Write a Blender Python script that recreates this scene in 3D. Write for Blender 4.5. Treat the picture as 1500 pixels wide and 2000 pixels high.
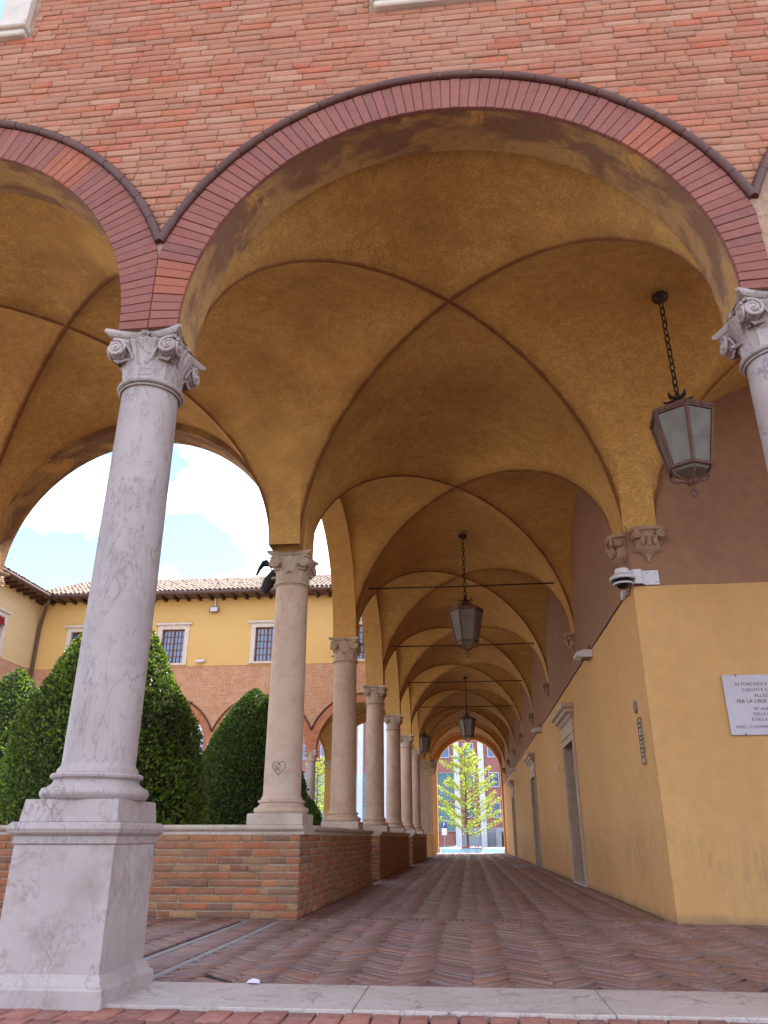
import bpy, math, random
import numpy as np
from mathutils import Matrix, Vector

for o in list(bpy.data.objects):
    bpy.data.objects.remove(o, do_unlink=True)
SC = bpy.context.scene
COL = SC.collection
R = math.radians
rnd = random.Random(7)
RNG = np.random.default_rng(7)

# ---------------------------------------------------------------- camera
CAM_LOC = (0.0, 0.0, 0.77)
PITCH, YAW = math.atan(636 / 1488), math.atan(167 / math.hypot(1488, 636))
cam = bpy.data.cameras.new('camera')
cam.sensor_fit = 'HORIZONTAL'
cam.sensor_width = 36.0
cam.lens = 36.0 * 1488 / 1500
cam.clip_start, cam.clip_end = 0.05, 2000
camo = bpy.data.objects.new('camera', cam)
COL.objects.link(camo)
camo.location = CAM_LOC
camo.rotation_euler = (R(90) + PITCH, 0, YAW)
SC.camera = camo

# ---------------------------------------------------------------- sky and sun
SUN_EL, SUN_AZ = R(57), R(26)          # azimuth measured from +Y towards +X
W = bpy.data.worlds.new('World')
SC.world = W
W.use_nodes = True
wt = W.node_tree
wt.nodes.clear()
wo = wt.nodes.new('ShaderNodeOutputWorld')
bg = wt.nodes.new('ShaderNodeBackground')
sky = wt.nodes.new('ShaderNodeTexSky')
sky.sky_type = 'NISHITA'
sky.sun_disc = False
sky.sun_elevation = SUN_EL
sky.sun_rotation = SUN_AZ
sky.air_density, sky.dust_density, sky.ozone_density = 0.8, 0.3, 2.2
tc = wt.nodes.new('ShaderNodeTexCoord')
mp = wt.nodes.new('ShaderNodeMapping')
mp.inputs['Location'].default_value = (3.1, 0.4, 1.2)
mp.inputs['Scale'].default_value = (1.0, 1.0, 1.9)
nz = wt.nodes.new('ShaderNodeTexNoise')
nz.inputs['Scale'].default_value = 3.0
nz.inputs['Detail'].default_value = 9
nz.inputs['Roughness'].default_value = 0.52
rp = wt.nodes.new('ShaderNodeValToRGB')
rp.color_ramp.elements[0].position = 0.475
rp.color_ramp.elements[1].position = 0.555
mx = wt.nodes.new('ShaderNodeMix')
mx.data_type = 'RGBA'
mx.inputs[7].default_value = (7.6, 7.7, 7.9, 1)
wt.links.new(tc.outputs['Generated'], mp.inputs['Vector'])
wt.links.new(mp.outputs[0], nz.inputs['Vector'])
wt.links.new(nz.outputs[0], rp.inputs[0])
wt.links.new(rp.outputs[0], mx.inputs[0])
wt.links.new(sky.outputs[0], mx.inputs[6])
wt.links.new(mx.outputs[2], bg.inputs[0])
bg.inputs[1].default_value = 0.15
wt.links.new(bg.outputs[0], wo.inputs[0])
sl = bpy.data.lights.new('sun', 'SUN')
sl.energy = 5.0
sl.angle = R(0.5)
sl.color = (1.0, 0.95, 0.87)
so = bpy.data.objects.new('sun', sl)
COL.objects.link(so)
d = Vector((math.sin(SUN_AZ) * math.cos(SUN_EL), math.cos(SUN_AZ) * math.cos(SUN_EL), math.sin(SUN_EL)))
so.rotation_euler = d.to_track_quat('Z', 'Y').to_euler()
so.location = d * 60
vs = SC.view_settings
vs.view_transform = 'Standard'
vs.look = 'None'
vs.gamma = 1.0
vs.use_curve_mapping = False
vs.exposure = 1.62
cy = SC.cycles
cy.use_denoising = True
cy.max_bounces = 8
cy.diffuse_bounces = 5
cy.glossy_bounces = 3
cy.transmission_bounces = 4
cy.transparent_max_bounces = 6
cy.sample_clamp_indirect = 8
cy.caustics_reflective = cy.caustics_refractive = False

# ---------------------------------------------------------------- materials
def C(h):
    v = [int(h[i:i + 2], 16) / 255 for i in (0, 2, 4)]
    return tuple((c / 12.92 if c <= 0.04045 else ((c + 0.055) / 1.055) ** 2.4) for c in v) + (1,)

class NT:
    def __init__(s, name):
        s.m = bpy.data.materials.new(name)
        s.m.use_nodes = True
        s.t = s.m.node_tree
        s.t.nodes.clear()
        s.out = s.t.nodes.new('ShaderNodeOutputMaterial')
        s.b = s.t.nodes.new('ShaderNodeBsdfPrincipled')
        s.t.links.new(s.b.outputs[0], s.out.inputs[0])
    def set(s, sock, v):
        if hasattr(v, 'is_output'):
            s.t.links.new(v, sock)
        elif v is not None:
            sock.default_value = v
    def n(s, ty, o=0, a=None, **k):
        nd = s.t.nodes.new('ShaderNode' + ty)
        for q, v in (a or {}).items():
            setattr(nd, q, v)
        for q, v in k.items():
            key = q.replace('_', ' ')
            s.set(nd.inputs[int(q[1:])] if q[0] == 'i' and q[1:].isdigit() else nd.inputs[key], v)
        return nd.outputs[o]
    def pos(s):
        return s.n('NewGeometry', 'Position')
    def rand(s):
        a = s.n('NewGeometry', 'Random Per Island')
        b = s.n('ObjectInfo', 'Random')
        return s.n('Math', 0, {'operation': 'FRACT'}, i0=s.math('ADD', s.math('MULTIPLY', a, 7.31), s.math('MULTIPLY', b, 3.77)))
    def math(s, op, a, b=0.0, clamp=False):
        return s.n('Math', 0, {'operation': op, 'use_clamp': clamp}, i0=a, i1=b)
    def scale(s, v, sc):
        return s.n('Mapping', 0, None, Vector=v, Scale=sc)
    def noise(s, sc, det=4, ro=0.55, v=None, dist=0.0):
        return s.n('TexNoise', 0, None, Vector=v if v is not None else s.pos(), Scale=sc, Detail=det, Roughness=ro, Distortion=dist)
    def ramp(s, f, *st):
        nd = s.t.nodes.new('ShaderNodeValToRGB')
        e = nd.color_ramp.elements
        while len(e) < len(st):
            e.new(0.5)
        for q, (p, c) in zip(e, st):
            q.position = p
            q.color = c if isinstance(c, tuple) else (c, c, c, 1)
        s.set(nd.inputs[0], f)
        return nd.outputs[0]
    def mix(s, f, a, b, bl='MIX'):
        nd = s.t.nodes.new('ShaderNodeMix')
        nd.data_type = 'RGBA'
        nd.blend_type = bl
        s.set(nd.inputs[0], f)
        s.set(nd.inputs[6], a)
        s.set(nd.inputs[7], b)
        return nd.outputs[2]
    def bump(s, h, st=0.3, di=0.01, nrm=None):
        nd = s.t.nodes.new('ShaderNodeBump')
        nd.inputs['Strength'].default_value = st
        nd.inputs['Distance'].default_value = di
        s.set(nd.inputs['Height'], h)
        if nrm is not None:
            s.set(nd.inputs['Normal'], nrm)
        return nd.outputs[0]
    def fin(s, col, ro=0.8, bump=None, **k):
        s.set(s.b.inputs['Base Color'], col)
        s.set(s.b.inputs['Roughness'], ro)
        if bump is not None:
            s.t.links.new(bump, s.b.inputs['Normal'])
        for q, v in k.items():
            s.set(s.b.inputs[q.replace('_', ' ')], v)
        return s.m

MT = {}
def simple(name, col, ro=0.6, var=0.15, sc=8.0, bump=0.15, metal=0.0, dark=None):
    h = NT(name)
    n1 = h.noise(sc, 5, 0.6)
    c = C(col)
    dk = C(dark) if dark else tuple(x * (1 - var * 2) for x in c[:3]) + (1,)
    MT[name] = h.fin(h.ramp(n1, (0.3, dk), (0.65, c)), ro, h.bump(h.noise(sc * 6, 4), bump, 0.01), Metallic=metal)

def brickmat(name, cols, ro=0.85, st=0.5, blotch=None, bscale=1.3, wash='c9a596', wf=0.38):
    h = NT(name)
    r = h.rand()
    base = h.ramp(r, *[(i / max(1, len(cols) - 1), C(c)) for i, c in enumerate(cols)])
    g = h.noise(14, 6, 0.62)
    base = h.mix(h.ramp(g, (0.35, 0.0), (0.75, wf)), base, C(wash))
    g2 = h.noise(45, 4, 0.6)
    base = h.mix(h.ramp(g2, (0.25, 0.45), (0.5, 0.0)), base, C('5d3a33'))
    if blotch:
        base = h.mix(h.ramp(h.noise(bscale, 3, 0.6), (0.45, 0.0), (0.72, 0.55)), base, C(blotch))
    hh = h.math('ADD', h.noise(30, 6, 0.7), h.math('MULTIPLY', h.noise(130, 3), 0.5))
    MT[name] = h.fin(base, ro, h.bump(hh, st, 0.006))

brickmat('facade_brick', ['a0553d', 'a3684f', 'a96b50', 'a2644b', 'a8725b', 'b0583a', '986754', 'a36850', 'a2644b', 'b08169', 'a85e43', '9c6750'], blotch='a87e68', wash='ae8770', wf=0.28)
brickmat('parapet_brick', ['ad5f3a', 'a05338', 'b87448', '84503f', 'b27048', '6e524a', 'b8643a', '9c624a', 'b0825a', '7d5a4a'], st=0.8, wash='a88468', wf=0.45, blotch='7a5440', bscale=2.6)
brickmat('voussoir_brick', ['804a44', '8a5049', '7a4845', '8f554c', '834c47', '874d45', '85524c'], st=0.35, wash='9a6e62', wf=0.25)
brickmat('voussoir_orange', ['93503d', '9a5540', '8d4c3d', 'a0583f'], st=0.35, wash='a87860', wf=0.25)
brickmat('moulding_clay', ['4c2822', '552e27', '502a25', '5b342c'], ro=0.55, st=0.3, wash='6d4339', wf=0.3)
h = NT('paving_brick')
r = h.rand()
base = h.ramp(r, (0, C('75574f')), (0.25, C('87605a')), (0.5, C('8d6960')), (0.75, C('7f6765')), (0.88, C('9d6a55')), (1, C('715c5c')))
base = h.mix(h.ramp(h.noise(2.0, 4), (0.4, 0.0), (0.75, 0.45)), base, C('85716f'))
base = h.mix(h.ramp(h.noise(0.7, 5, 0.65), (0.5, 0.0), (0.72, 0.45)), base, C('5c4640'))
base = h.mix(h.ramp(h.noise(50, 4), (0.3, 0.5), (0.5, 0.0)), base, C('3d2f2f'))
MT['paving_brick'] = h.fin(base, h.ramp(h.noise(9, 4), (0.3, 0.36), (0.7, 0.62)), h.bump(h.noise(40, 6, 0.7), 0.5, 0.007))
simple('mortar', 'b08f7a', 0.95, 0.2, 20, 0.5)
simple('parapet_mortar', 'b09a84', 0.95, 0.2, 25, 0.6)
simple('paving_bed', '2e2523', 0.95, 0.25, 30, 0.5)
simple('courtyard_gravel', 'c4bcac', 0.95, 0.2, 20, 0.5)
simple('asphalt', '77777a', 0.9, 0.12, 25, 0.3)
simple('piazza_stone', '8a8178', 0.8, 0.12, 3, 0.2)
simple('iron', '46302b', 0.6, 0.25, 30, 0.4, 0.4)
simple('lantern_copper', '7d5a53', 0.55, 0.3, 40, 0.5, 0.25, dark='54362f')
simple('gutter', '5d3f3c', 0.5, 0.15, 6, 0.1)
simple('dark_wood', '4a2a22', 0.6, 0.2, 30, 0.3)
simple('door_wood', '4c2b26', 0.5, 0.2, 22, 0.3)
simple('white_metal', 'cfcad0', 0.4, 0.04, 10, 0.02)
simple('black_gloss', '0d0d10', 0.12, 0.1, 10, 0.0)
simple('black_rubber', '1b1a1c', 0.7, 0.1, 10, 0.1)
simple('bronze', '3b3a3a', 0.55, 0.35, 25, 0.8, 0.4, dark='1f1d1d')
simple('frame_stone', 'd2c4bb', 0.7, 0.1, 5, 0.2)
simple('door_stone', 'bda390', 0.75, 0.12, 7, 0.3)
simple('grey_slab', '8f8a8c', 0.7, 0.12, 10, 0.3)
simple('paper', 'd9d2e2', 0.8, 0.05, 10, 0.1)
simple('letter_ink', '54464e', 0.8, 0.1, 30, 0.1)
simple('graffiti_ink', '5a4640', 0.8, 0.1, 30, 0.1)
simple('notice_metal', 'bca888', 0.6, 0.2, 40, 0.3, dark='98866a')
simple('notice_rim', '7a6348', 0.6, 0.2, 40, 0.3)
simple('shield_bronze', '8d7a70', 0.6, 0.2, 40, 0.4)
simple('tile_clay', 'c7ab96', 0.9, 0.25, 3, 0.5, dark='9d7f6c')
simple('bark', '6b584c', 0.9, 0.2, 20, 0.7)
simple('red_cladding', 'a5706a', 0.8, 0.1, 3, 0.2)
simple('pilaster_white', 'd5d8e2', 0.7, 0.06, 2, 0.1)
simple('concrete_grey', '9fa3ad', 0.8, 0.1, 2, 0.2)
simple('sign_blue', '2146a5', 0.4, 0.03, 5, 0.0)
simple('sign_white', 'e4e4ea', 0.5, 0.03, 5, 0.0)
simple('pole_grey', '8b8e93', 0.4, 0.1, 9, 0.05, 0.6)
simple('car_white', 'd8dbe0', 0.25, 0.02, 3, 0.0)
simple('car_silver', '98a6b4', 0.25, 0.03, 3, 0.0, 0.3)
simple('car_red', '8a1f25', 0.25, 0.03, 3, 0.0)
simple('car_dark', '23262d', 0.22, 0.03, 3, 0.0)
simple('tyre', '17171a', 0.8, 0.1, 20, 0.1)
simple('white_stain', 'c8bfc4', 0.9, 0.2, 30, 0.4)

def glassmat(name, col, ro=0.05, spec=0.8):
    h = NT(name)
    MT[name] = h.fin(C(col), ro, h.bump(h.noise(2.5, 2), 0.05, 0.02), Specular_IOR_Level=spec)
glassmat('window_glass', '3d5f8f')
glassmat('sky_glass', '6fa4dc')  # blue of the reflected sky put into the base colour
glassmat('teal_glass', '4f7f86', 0.1)
glassmat('car_glass', '4d7894', 0.06)
h = NT('lantern_glass')
rib = h.n('TexWave', 0, {'wave_type': 'BANDS', 'bands_direction': 'X'}, Vector=h.pos(), Scale=26.0)
tr = h.t.nodes.new('ShaderNodeBsdfTranslucent')
tr.inputs[0].default_value = C('b9b3a8')
ms = h.t.nodes.new('ShaderNodeMixShader')
ms.inputs[0].default_value = 0.45
mm = h.fin(h.ramp(h.noise(6, 4), (0.3, C('8b857c')), (0.7, C('b0aaa2'))), 0.22, h.bump(rib, 0.5, 0.006))
h.t.links.new(h.b.outputs[0], ms.inputs[1])
h.t.links.new(tr.outputs[0], ms.inputs[2])
h.t.links.new(ms.outputs[0], h.out.inputs[0])
MT['lantern_glass'] = mm

# plaster of the vaults: uv holds bay coordinates, groins are where |u| = |v|
h = NT('vault_plaster')
uv = h.n('UVMap', 0)
sp = h.t.nodes.new('ShaderNodeSeparateXYZ')
h.t.links.new(uv, sp.inputs[0])
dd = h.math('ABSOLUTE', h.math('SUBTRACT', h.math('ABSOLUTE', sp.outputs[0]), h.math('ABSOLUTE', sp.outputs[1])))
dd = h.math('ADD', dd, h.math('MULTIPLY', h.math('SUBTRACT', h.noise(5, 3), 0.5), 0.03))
base = h.ramp(h.noise(1.1, 5, 0.6), (0.28, C('c99853')), (0.5, C('d7a75e')), (0.72, C('e2b66c')))
base = h.mix(h.ramp(h.noise(58, 4, 0.7), (0.38, 0.7), (0.60, 0.0)), base, C('94672f'))
base = h.mix(h.ramp(h.noise(9, 5, 0.7), (0.36, 0.4), (0.58, 0.0)), base, C('966a3a'))
strk = h.noise(6, 5, 0.6, h.scale(h.pos(), (1, 1, 5)))
base = h.mix(h.ramp(strk, (0.3, 0.4), (0.5, 0.0)), base, C('a37844'))
base = h.mix(h.ramp(h.noise(0.4, 6, 0.7), (0.52, 0.0), (0.70, 0.7)), base, C('94683f'))
base = h.mix(h.ramp(h.noise(0.42, 4, 0.65), (0.56, 0.0), (0.7, 0.5)), base, C('dcb062'))
pat = h.noise(1.5, 6, 0.6, None, 0.5)
base = h.mix(h.ramp(pat, (0.69, 0.0), (0.70, 0.5)), base, C('d9bf8c'))
ck = h.math('ABSOLUTE', h.math('SUBTRACT', h.noise(0.8, 7, 0.62, None, 0.8), 0.5))
base = h.mix(h.math('MULTIPLY', h.ramp(ck, (0.0, 0.8), (0.0028, 0.0)), h.ramp(h.noise(0.5, 2), (0.5, 0.0), (0.6, 1.0))), base, C('5d4026'))
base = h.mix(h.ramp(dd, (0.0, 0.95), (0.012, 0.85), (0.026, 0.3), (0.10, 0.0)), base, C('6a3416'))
hh = h.math('ADD', h.noise(34, 5, 0.7), h.math('MULTIPLY', h.noise(4, 3), 1.2))
MT['vault_plaster'] = h.fin(base, 0.92, h.bump(hh, 0.5, 0.012))

h = NT('soffit_plaster')
base = h.ramp(h.noise(1.6, 4), (0.3, C('a47c50')), (0.7, C('b58c58')))
pk = h.noise(1.9, 5, 0.6, h.scale(h.pos(), (1.0, 2.2, 1.0)), 0.3)
base = h.mix(h.ramp(pk, (0.44, 0.9), (0.56, 0.0)), base, C('7d5945'))
base = h.mix(h.ramp(h.noise(1.3, 6, 0.65, None, 0.4), (0.62, 0.0), (0.635, 0.7)), base, C('cf9a50'))
base = h.mix(h.ramp(h.noise(20, 4), (0.3, 0.4), (0.5, 0.0)), base, C('6e4a38'))
MT['soffit_plaster'] = h.fin(base, 0.9, h.bump(h.math('ADD', h.noise(25, 5), h.math('MULTIPLY', pk, 2.0)), 0.35, 0.01))

def wallmat(name, a, b, dirt='7d6350', zd=True, streak=0.35):
    h = NT(name)
    base = h.ramp(h.noise(0.8, 5, 0.6), (0.3, C(a)), (0.7, C(b)))
    base = h.mix(h.ramp(h.noise(7, 6, 0.65), (0.35, streak), (0.6, 0.0)), base, C(dirt))
    if zd:
        p = h.pos()
        s2 = h.t.nodes.new('ShaderNodeSeparateXYZ')
        h.t.links.new(p, s2.inputs[0])
        sc = h.noise(5, 6, 0.7, h.scale(p, (3.0, 3.0, 0.8)))
        band = h.ramp(s2.outputs[2], (0.08, 0.25), (0.3, 0.35), (0.5, 1.0), (0.72, 1.0), (1.0, 0.0))
        f = h.math('MULTIPLY', h.ramp(sc, (0.44, 0.0), (0.74, 0.75)), h.math('MULTIPLY', band, h.ramp(h.noise(0.9, 3), (0.40, 0.25), (0.6, 1.0))))
        foot = h.ramp(h.math('ADD', s2.outputs[2], h.math('MULTIPLY', h.noise(4, 4), 0.16)), (0.07, 0.6), (0.16, 0.0))
        base = h.mix(foot, base, C('7a6554'))
        spk = h.noise(3.0, 8, 0.75, None, 0.3)
        base = h.mix(h.ramp(spk, (0.70, 0.0), (0.73, 0.6)), base, C('8d7860'))
        base = h.mix(f, base, C('75604f'))
        run = h.noise(3, 4, 0.6, h.scale(p, (6.0, 6.0, 0.25)))
        base = h.mix(h.ramp(run, (0.62, 0.0), (0.75, 0.3)), base, C('a08c78'))
    MT[name] = h.fin(base, 0.9, h.bump(h.math('ADD', h.noise(60, 4), h.math('MULTIPLY', h.noise(3, 4), 2.0)), 0.2, 0.008))
wallmat('yellow_plaster', 'c7955c', 'cf9f66', 'aa845c', True, 0.25)
wallmat('brown_plaster', '9a7056', '8e664e', '70503c', False, 0.3)
wallmat('courtyard_yellow', 'cea668', 'd4ae70', 'c29a60', False, 0.25)
wallmat('courtyard_pale', 'd0b488', 'd6bc90', 'c2a276', False, 0.25)
wallmat('ochre_pier', 'cc9c5a', 'd4a664', 'ab7f48', False, 0.4)
wallmat('orange_plaster', 'd8a266', 'dfad74', 'bf8c54', False, 0.3)

def marblemat(name, a, b, vein, vs_=2.2, amt=0.7, grime=0.35, ro=0.45, vert=1.0, mk=0.15):
    h = NT(name)
    p = h.scale(h.pos(), (1, 1, vert))
    base = h.ramp(h.noise(2.2, 5, 0.6), (0.3, C(a)), (0.7, C(b)))
    wv = h.noise(vs_, 6, 0.55, p, 0.6)
    v1 = h.math('ABSOLUTE', h.math('SUBTRACT', wv, 0.5))
    mask = h.ramp(h.noise(1.1, 3), (0.4, mk), (0.62, 1.0))
    f = h.math('MULTIPLY', h.math('MULTIPLY', h.ramp(v1, (0.0, 1.0), (0.009, 0.0)), mask), amt)
    base = h.mix(f, base, C(vein))
    w2 = h.math('ABSOLUTE', h.math('SUBTRACT', h.noise(vs_ * 2.7, 5, 0.6, p, 0.4), 0.5))
    base = h.mix(h.math('MULTIPLY', h.ramp(w2, (0.0, 0.6), (0.016, 0.0)), mask), base, C(vein))
    base = h.mix(h.ramp(h.noise(5, 6, 0.7), (0.5, 0.0), (0.78, grime)), base, C('8b7468'))
    MT[name] = h.fin(base, ro, h.bump(h.math('ADD', h.noise(70, 4), h.math('MULTIPLY', v1, -3.0)), 0.25, 0.004))
marblemat('veined_marble', '9d8d8c', 'ae9f9d', '53464b', 3.2, 0.75, 0.55, 0.5, 0.35, mk=0.55)
marblemat('pedestal_marble', 'a29392', 'b5a8a6', '6b5c5c', 1.3, 0.5, 0.75, 0.55, 0.8)
marblemat('threshold_marble', 'b0a09b', 'beb0aa', '4a4048', 2.2, 1.0, 0.3, 0.45, mk=0.35)
marblemat('plaque_marble', 'b6a8b0', 'c0b3ba', 'a396a0', 2.0, 0.3, 0.1, 0.4)
marblemat('shaft_stone', 'bf9f8b', 'cbb09c', 'a08272', 1.6, 0.3, 0.55, 0.65, 0.4)
marblemat('capital_stone', 'b39a86', 'c6b09c', '8d7464', 3.0, 0.3, 0.5, 0.75)
marblemat('corbel_stone', '96755c', 'a9886c', '7a5c48', 3.0, 0.3, 0.5, 0.8)
marblemat('coping_stone', 'b39c8e', 'c9b8ac', '86736a', 3.0, 0.5, 0.5, 0.7)

def farbrick(name, a, b, m, axis):
    h = NT(name)
    p = h.pos()
    s2 = h.t.nodes.new('ShaderNodeSeparateXYZ')
    h.t.links.new(p, s2.inputs[0])
    cb = h.t.nodes.new('ShaderNodeCombineXYZ')
    h.t.links.new(s2.outputs[axis], cb.inputs[0])
    h.t.links.new(s2.outputs[2], cb.inputs[1])
    bt = h.t.nodes.new('ShaderNodeTexBrick')
    h.t.links.new(cb.outputs[0], bt.inputs[0])
    for k, v in (('Color1', C(a)), ('Color2', C(b)), ('Mortar', C(m)), ('Scale', 1.0), ('Mortar Size', 0.008), ('Brick Width', 0.29), ('Row Height', 0.07)):
        bt.inputs[k].default_value = v
    base = h.mix(h.ramp(h.noise(2.5, 5, 0.65), (0.4, 0.0), (0.7, 0.6)), bt.outputs[0], C('c9a48a'))
    base = h.mix(h.ramp(h.noise(9, 4), (0.32, 0.5), (0.5, 0.0)), base, C('8f5a44'))
    MT[name] = h.fin(base, 0.9, h.bump(bt.outputs[1], -0.5, 0.01))
farbrick('far_brick_x', 'b98160', 'a96f52', 'bfa389', 0)
farbrick('far_brick_y', 'b98160', 'a96f52', 'bfa389', 1)
simple('far_ring', 'a8674c', 0.85, 0.2, 6, 0.3)

def leafmat(name, cols, tcol, ft=0.35, ro=0.5):
    h = NT(name)
    c = h.ramp(h.n('NewGeometry', 'Random Per Island'), *[(i / (len(cols) - 1), C(q)) for i, q in enumerate(cols)])
    c = h.mix(h.ramp(h.noise(1.4, 3), (0.4, 0.0), (0.7, 0.5)), c, C(tcol))
    mm = h.fin(c, ro)
    tr = h.t.nodes.new('ShaderNodeBsdfTranslucent')
    h.t.links.new(h.mix(0.5, c, C(tcol)), tr.inputs[0])
    ms = h.t.nodes.new('ShaderNodeMixShader')
    ms.inputs[0].default_value = ft
    h.t.links.new(h.b.outputs[0], ms.inputs[1])
    h.t.links.new(tr.outputs[0], ms.inputs[2])
    h.t.links.new(ms.outputs[0], h.out.inputs[0])
    MT[name] = mm
leafmat('yew_green', ['384d24', '485f2a', '344826', '577030', '41572a', '647e36', '60582e'], '64802f', 0.3)
leafmat('yew_light', ['6a8430', '7c9838', '5a742a', '8ea842', '768e34'], '90aa40', 0.4)
leafmat('ginkgo_green', ['8a9e34', 'a2b440', 'b2be4c', '93a83c', 'b8ba48'], 'b6c452', 0.5)
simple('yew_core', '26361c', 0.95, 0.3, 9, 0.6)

# ---------------------------------------------------------------- mesh helpers
def tag(o, label=None, cat=None, group=None, kind=None):
    for k, v in (('label', label), ('category', cat), ('group', group), ('kind', kind)):
        if v:
            o[k] = v
    return o

def empty(name, loc, label, cat, group=None, rz=0.0):
    o = bpy.data.objects.new(name, None)
    o.empty_display_size = 0.2
    COL.objects.link(o)
    o.location = loc
    o.rotation_euler = (0, 0, rz)
    return tag(o, label, cat, group)

def wloc(o):
    v = Vector((0, 0, 0))
    while o is not None:
        v += o.location
        o = o.parent
    return v

class MB:
    def __init__(s):
        s.v, s.f, s.uv = [], [], None
    def add(s, vs, fs):
        k = len(s.v)
        s.v.extend([tuple(p) for p in vs])
        s.f.extend([tuple(i + k for i in q) for q in fs])
        return s
    def box(s, x0, x1, y0, y1, z0, z1):
        return s.add([(x0, y0, z0), (x1, y0, z0), (x1, y1, z0), (x0, y1, z0), (x0, y0, z1), (x1, y0, z1), (x1, y1, z1), (x0, y1, z1)],
                     [(0, 3, 2, 1), (4, 5, 6, 7), (0, 1, 5, 4), (1, 2, 6, 5), (2, 3, 7, 6), (3, 0, 4, 7)])
    def cbox(s, x0, x1, y0, y1, z0, z1, c=0.01):
        # box with chamfered edges: convex rings in z
        def ring(z, i):
            a, b, e, g = x0 + i, x1 - i, y0 + i, y1 - i
            return [(a + c, e, z), (b - c, e, z), (b, e + c, z), (b, g - c, z), (b - c, g, z), (a + c, g, z), (a, g - c, z), (a, e + c, z)]
        return s.loft([ring(z0, c), ring(z0 + c, 0), ring(z1 - c, 0), ring(z1, c)])
    def loft(s, rings, cap=True, closed=True):
        k, n = len(s.v), len(rings[0])
        fs = []
        for j in range(len(rings) - 1):
            for i in range(n if closed else n - 1):
                a, b = j * n + i, j * n + (i + 1) % n
                fs.append((a, b, b + n, a + n))
        if cap and closed:
            fs.append(tuple(range(n))[::-1])
            fs.append(tuple((len(rings) - 1) * n + i for i in range(n)))
        return s.add([p for r in rings for p in r], fs)
    def lathe(s, prof, n=32, c=(0, 0, 0), mod=None, cap=True):
        rings = []
        for r, z in prof:
            ring = []
            for i in range(n):
                t = 2 * math.pi * i / n
                rr = r * (mod(t, z) if mod else 1)
                ring.append((c[0] + rr * math.cos(t), c[1] + rr * math.sin(t), c[2] + z))
            rings.append(ring)
        return s.loft(rings, cap)
    def sq(s, prof, c=(0, 0), ch=0.0):
        # square mouldings: list of (half width, z)
        rings = []
        for r, z in prof:
            rings.append([(c[0] + a * r, c[1] + b * r, z) for a, b in ((-1, -1), (1, -1), (1, 1), (-1, 1))])
        return s.loft(rings)
    def tube(s, pts, rad, n=8, cap=True):
        pts = [Vector(p) for p in pts]
        rad = rad if isinstance(rad, (list, tuple)) else [rad] * len(pts)
        rings, prev = [], None
        for i, p in enumerate(pts):
            t = (pts[min(i + 1, len(pts) - 1)] - pts[max(i - 1, 0)])
            t = t.normalized() if t.length > 1e-9 else Vector((0, 0, 1))
            if prev is None:
                u = t.orthogonal().normalized()
            else:
                u = prev - t * prev.dot(t)
                u = u.normalized() if u.length > 1e-6 else t.orthogonal().normalized()
            prev = u
            w = t.cross(u)
            rings.append([tuple(p + (u * math.cos(2 * math.pi * k / n) + w * math.sin(2 * math.pi * k / n)) * rad[i]) for k in range(n)])
        return s.loft(rings, cap)
    def torus(s, c, Rr, r, ax=(0, 0, 1), n=24, m=8, a0=0.0, a1=2 * math.pi):
        ax = Vector(ax).normalized()
        u = ax.orthogonal().normalized()
        w = ax.cross(u)
        full = abs(a1 - a0 - 2 * math.pi) < 1e-6
        pts = [Vector(c) + (u * math.cos(a0 + (a1 - a0) * i / n) + w * math.sin(a0 + (a1 - a0) * i / n)) * Rr for i in range(n + (0 if full else 1))]
        if not full:
            return s.tube(pts, r, m)
        rings = []
        for i, p in enumerate(pts):
            rd = (p - Vector(c)).normalized()
            rings.append([tuple(p + (rd * math.cos(2 * math.pi * k / m) + ax * math.sin(2 * math.pi * k / m)) * r) for k in range(m)])
        rings.append(rings[0])
        return s.loft(rings, False)
    def sphere(s, c, r, n=12, m=8, sx=1, sy=1, sz=1):
        pr = []
        for j in range(m + 1):
            t = math.pi * j / m
            pr.append((max(1e-4, math.sin(t)), -math.cos(t)))
        rings = [[(c[0] + r * sx * q * math.cos(2 * math.pi * i / n), c[1] + r * sy * q * math.sin(2 * math.pi * i / n), c[2] + r * sz * z) for i in range(n)] for q, z in pr]
        return s.loft(rings)
    def build(s, name, mat, parent=None, world=True, smooth=False, auto=None):
        me = bpy.data.meshes.new(name)
        me.from_pydata(s.v, [], s.f)
        if s.uv is not None:
            l = me.uv_layers.new(name='UVMap')
            for i, lp in enumerate(me.loops):
                l.data[i].uv = s.uv[lp.vertex_index]
        return mkobj(name, me, mat, parent, world, smooth, auto)

def mkobj(name, me, mat, parent=None, world=True, smooth=False, auto=None):
    if mat and not me.materials:
        me.materials.append(MT[mat])
    if smooth or auto:
        me.polygons.foreach_set('use_smooth', [True] * len(me.polygons))
        if auto:
            me.set_sharp_from_angle(angle=R(auto))
    me.update()
    o = bpy.data.objects.new(name, me)
    COL.objects.link(o)
    if parent is not None:
        o.parent = parent
        if world:
            o.location = -wloc(parent)
    return o

def copy_tree(o, parent=None):
    c = o.copy()
    COL.objects.link(c)
    c.parent = parent
    for ch in list(o.children):
        copy_tree(ch, c)
    return c

def np_mesh(name, V, F):
    me = bpy.data.meshes.new(name)
    nv, nf, k = len(V), len(F), F.shape[1]
    me.vertices.add(nv)
    me.vertices.foreach_set('co', np.ascontiguousarray(V, dtype=np.float32).ravel())
    me.loops.add(nf * k)
    me.loops.foreach_set('vertex_index', np.ascontiguousarray(F, dtype=np.int32).ravel())
    me.polygons.add(nf)
    me.polygons.foreach_set('loop_start', np.arange(0, nf * k, k, dtype=np.int32))
    me.update(calc_edges=True)
    me.validate()
    return me

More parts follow.
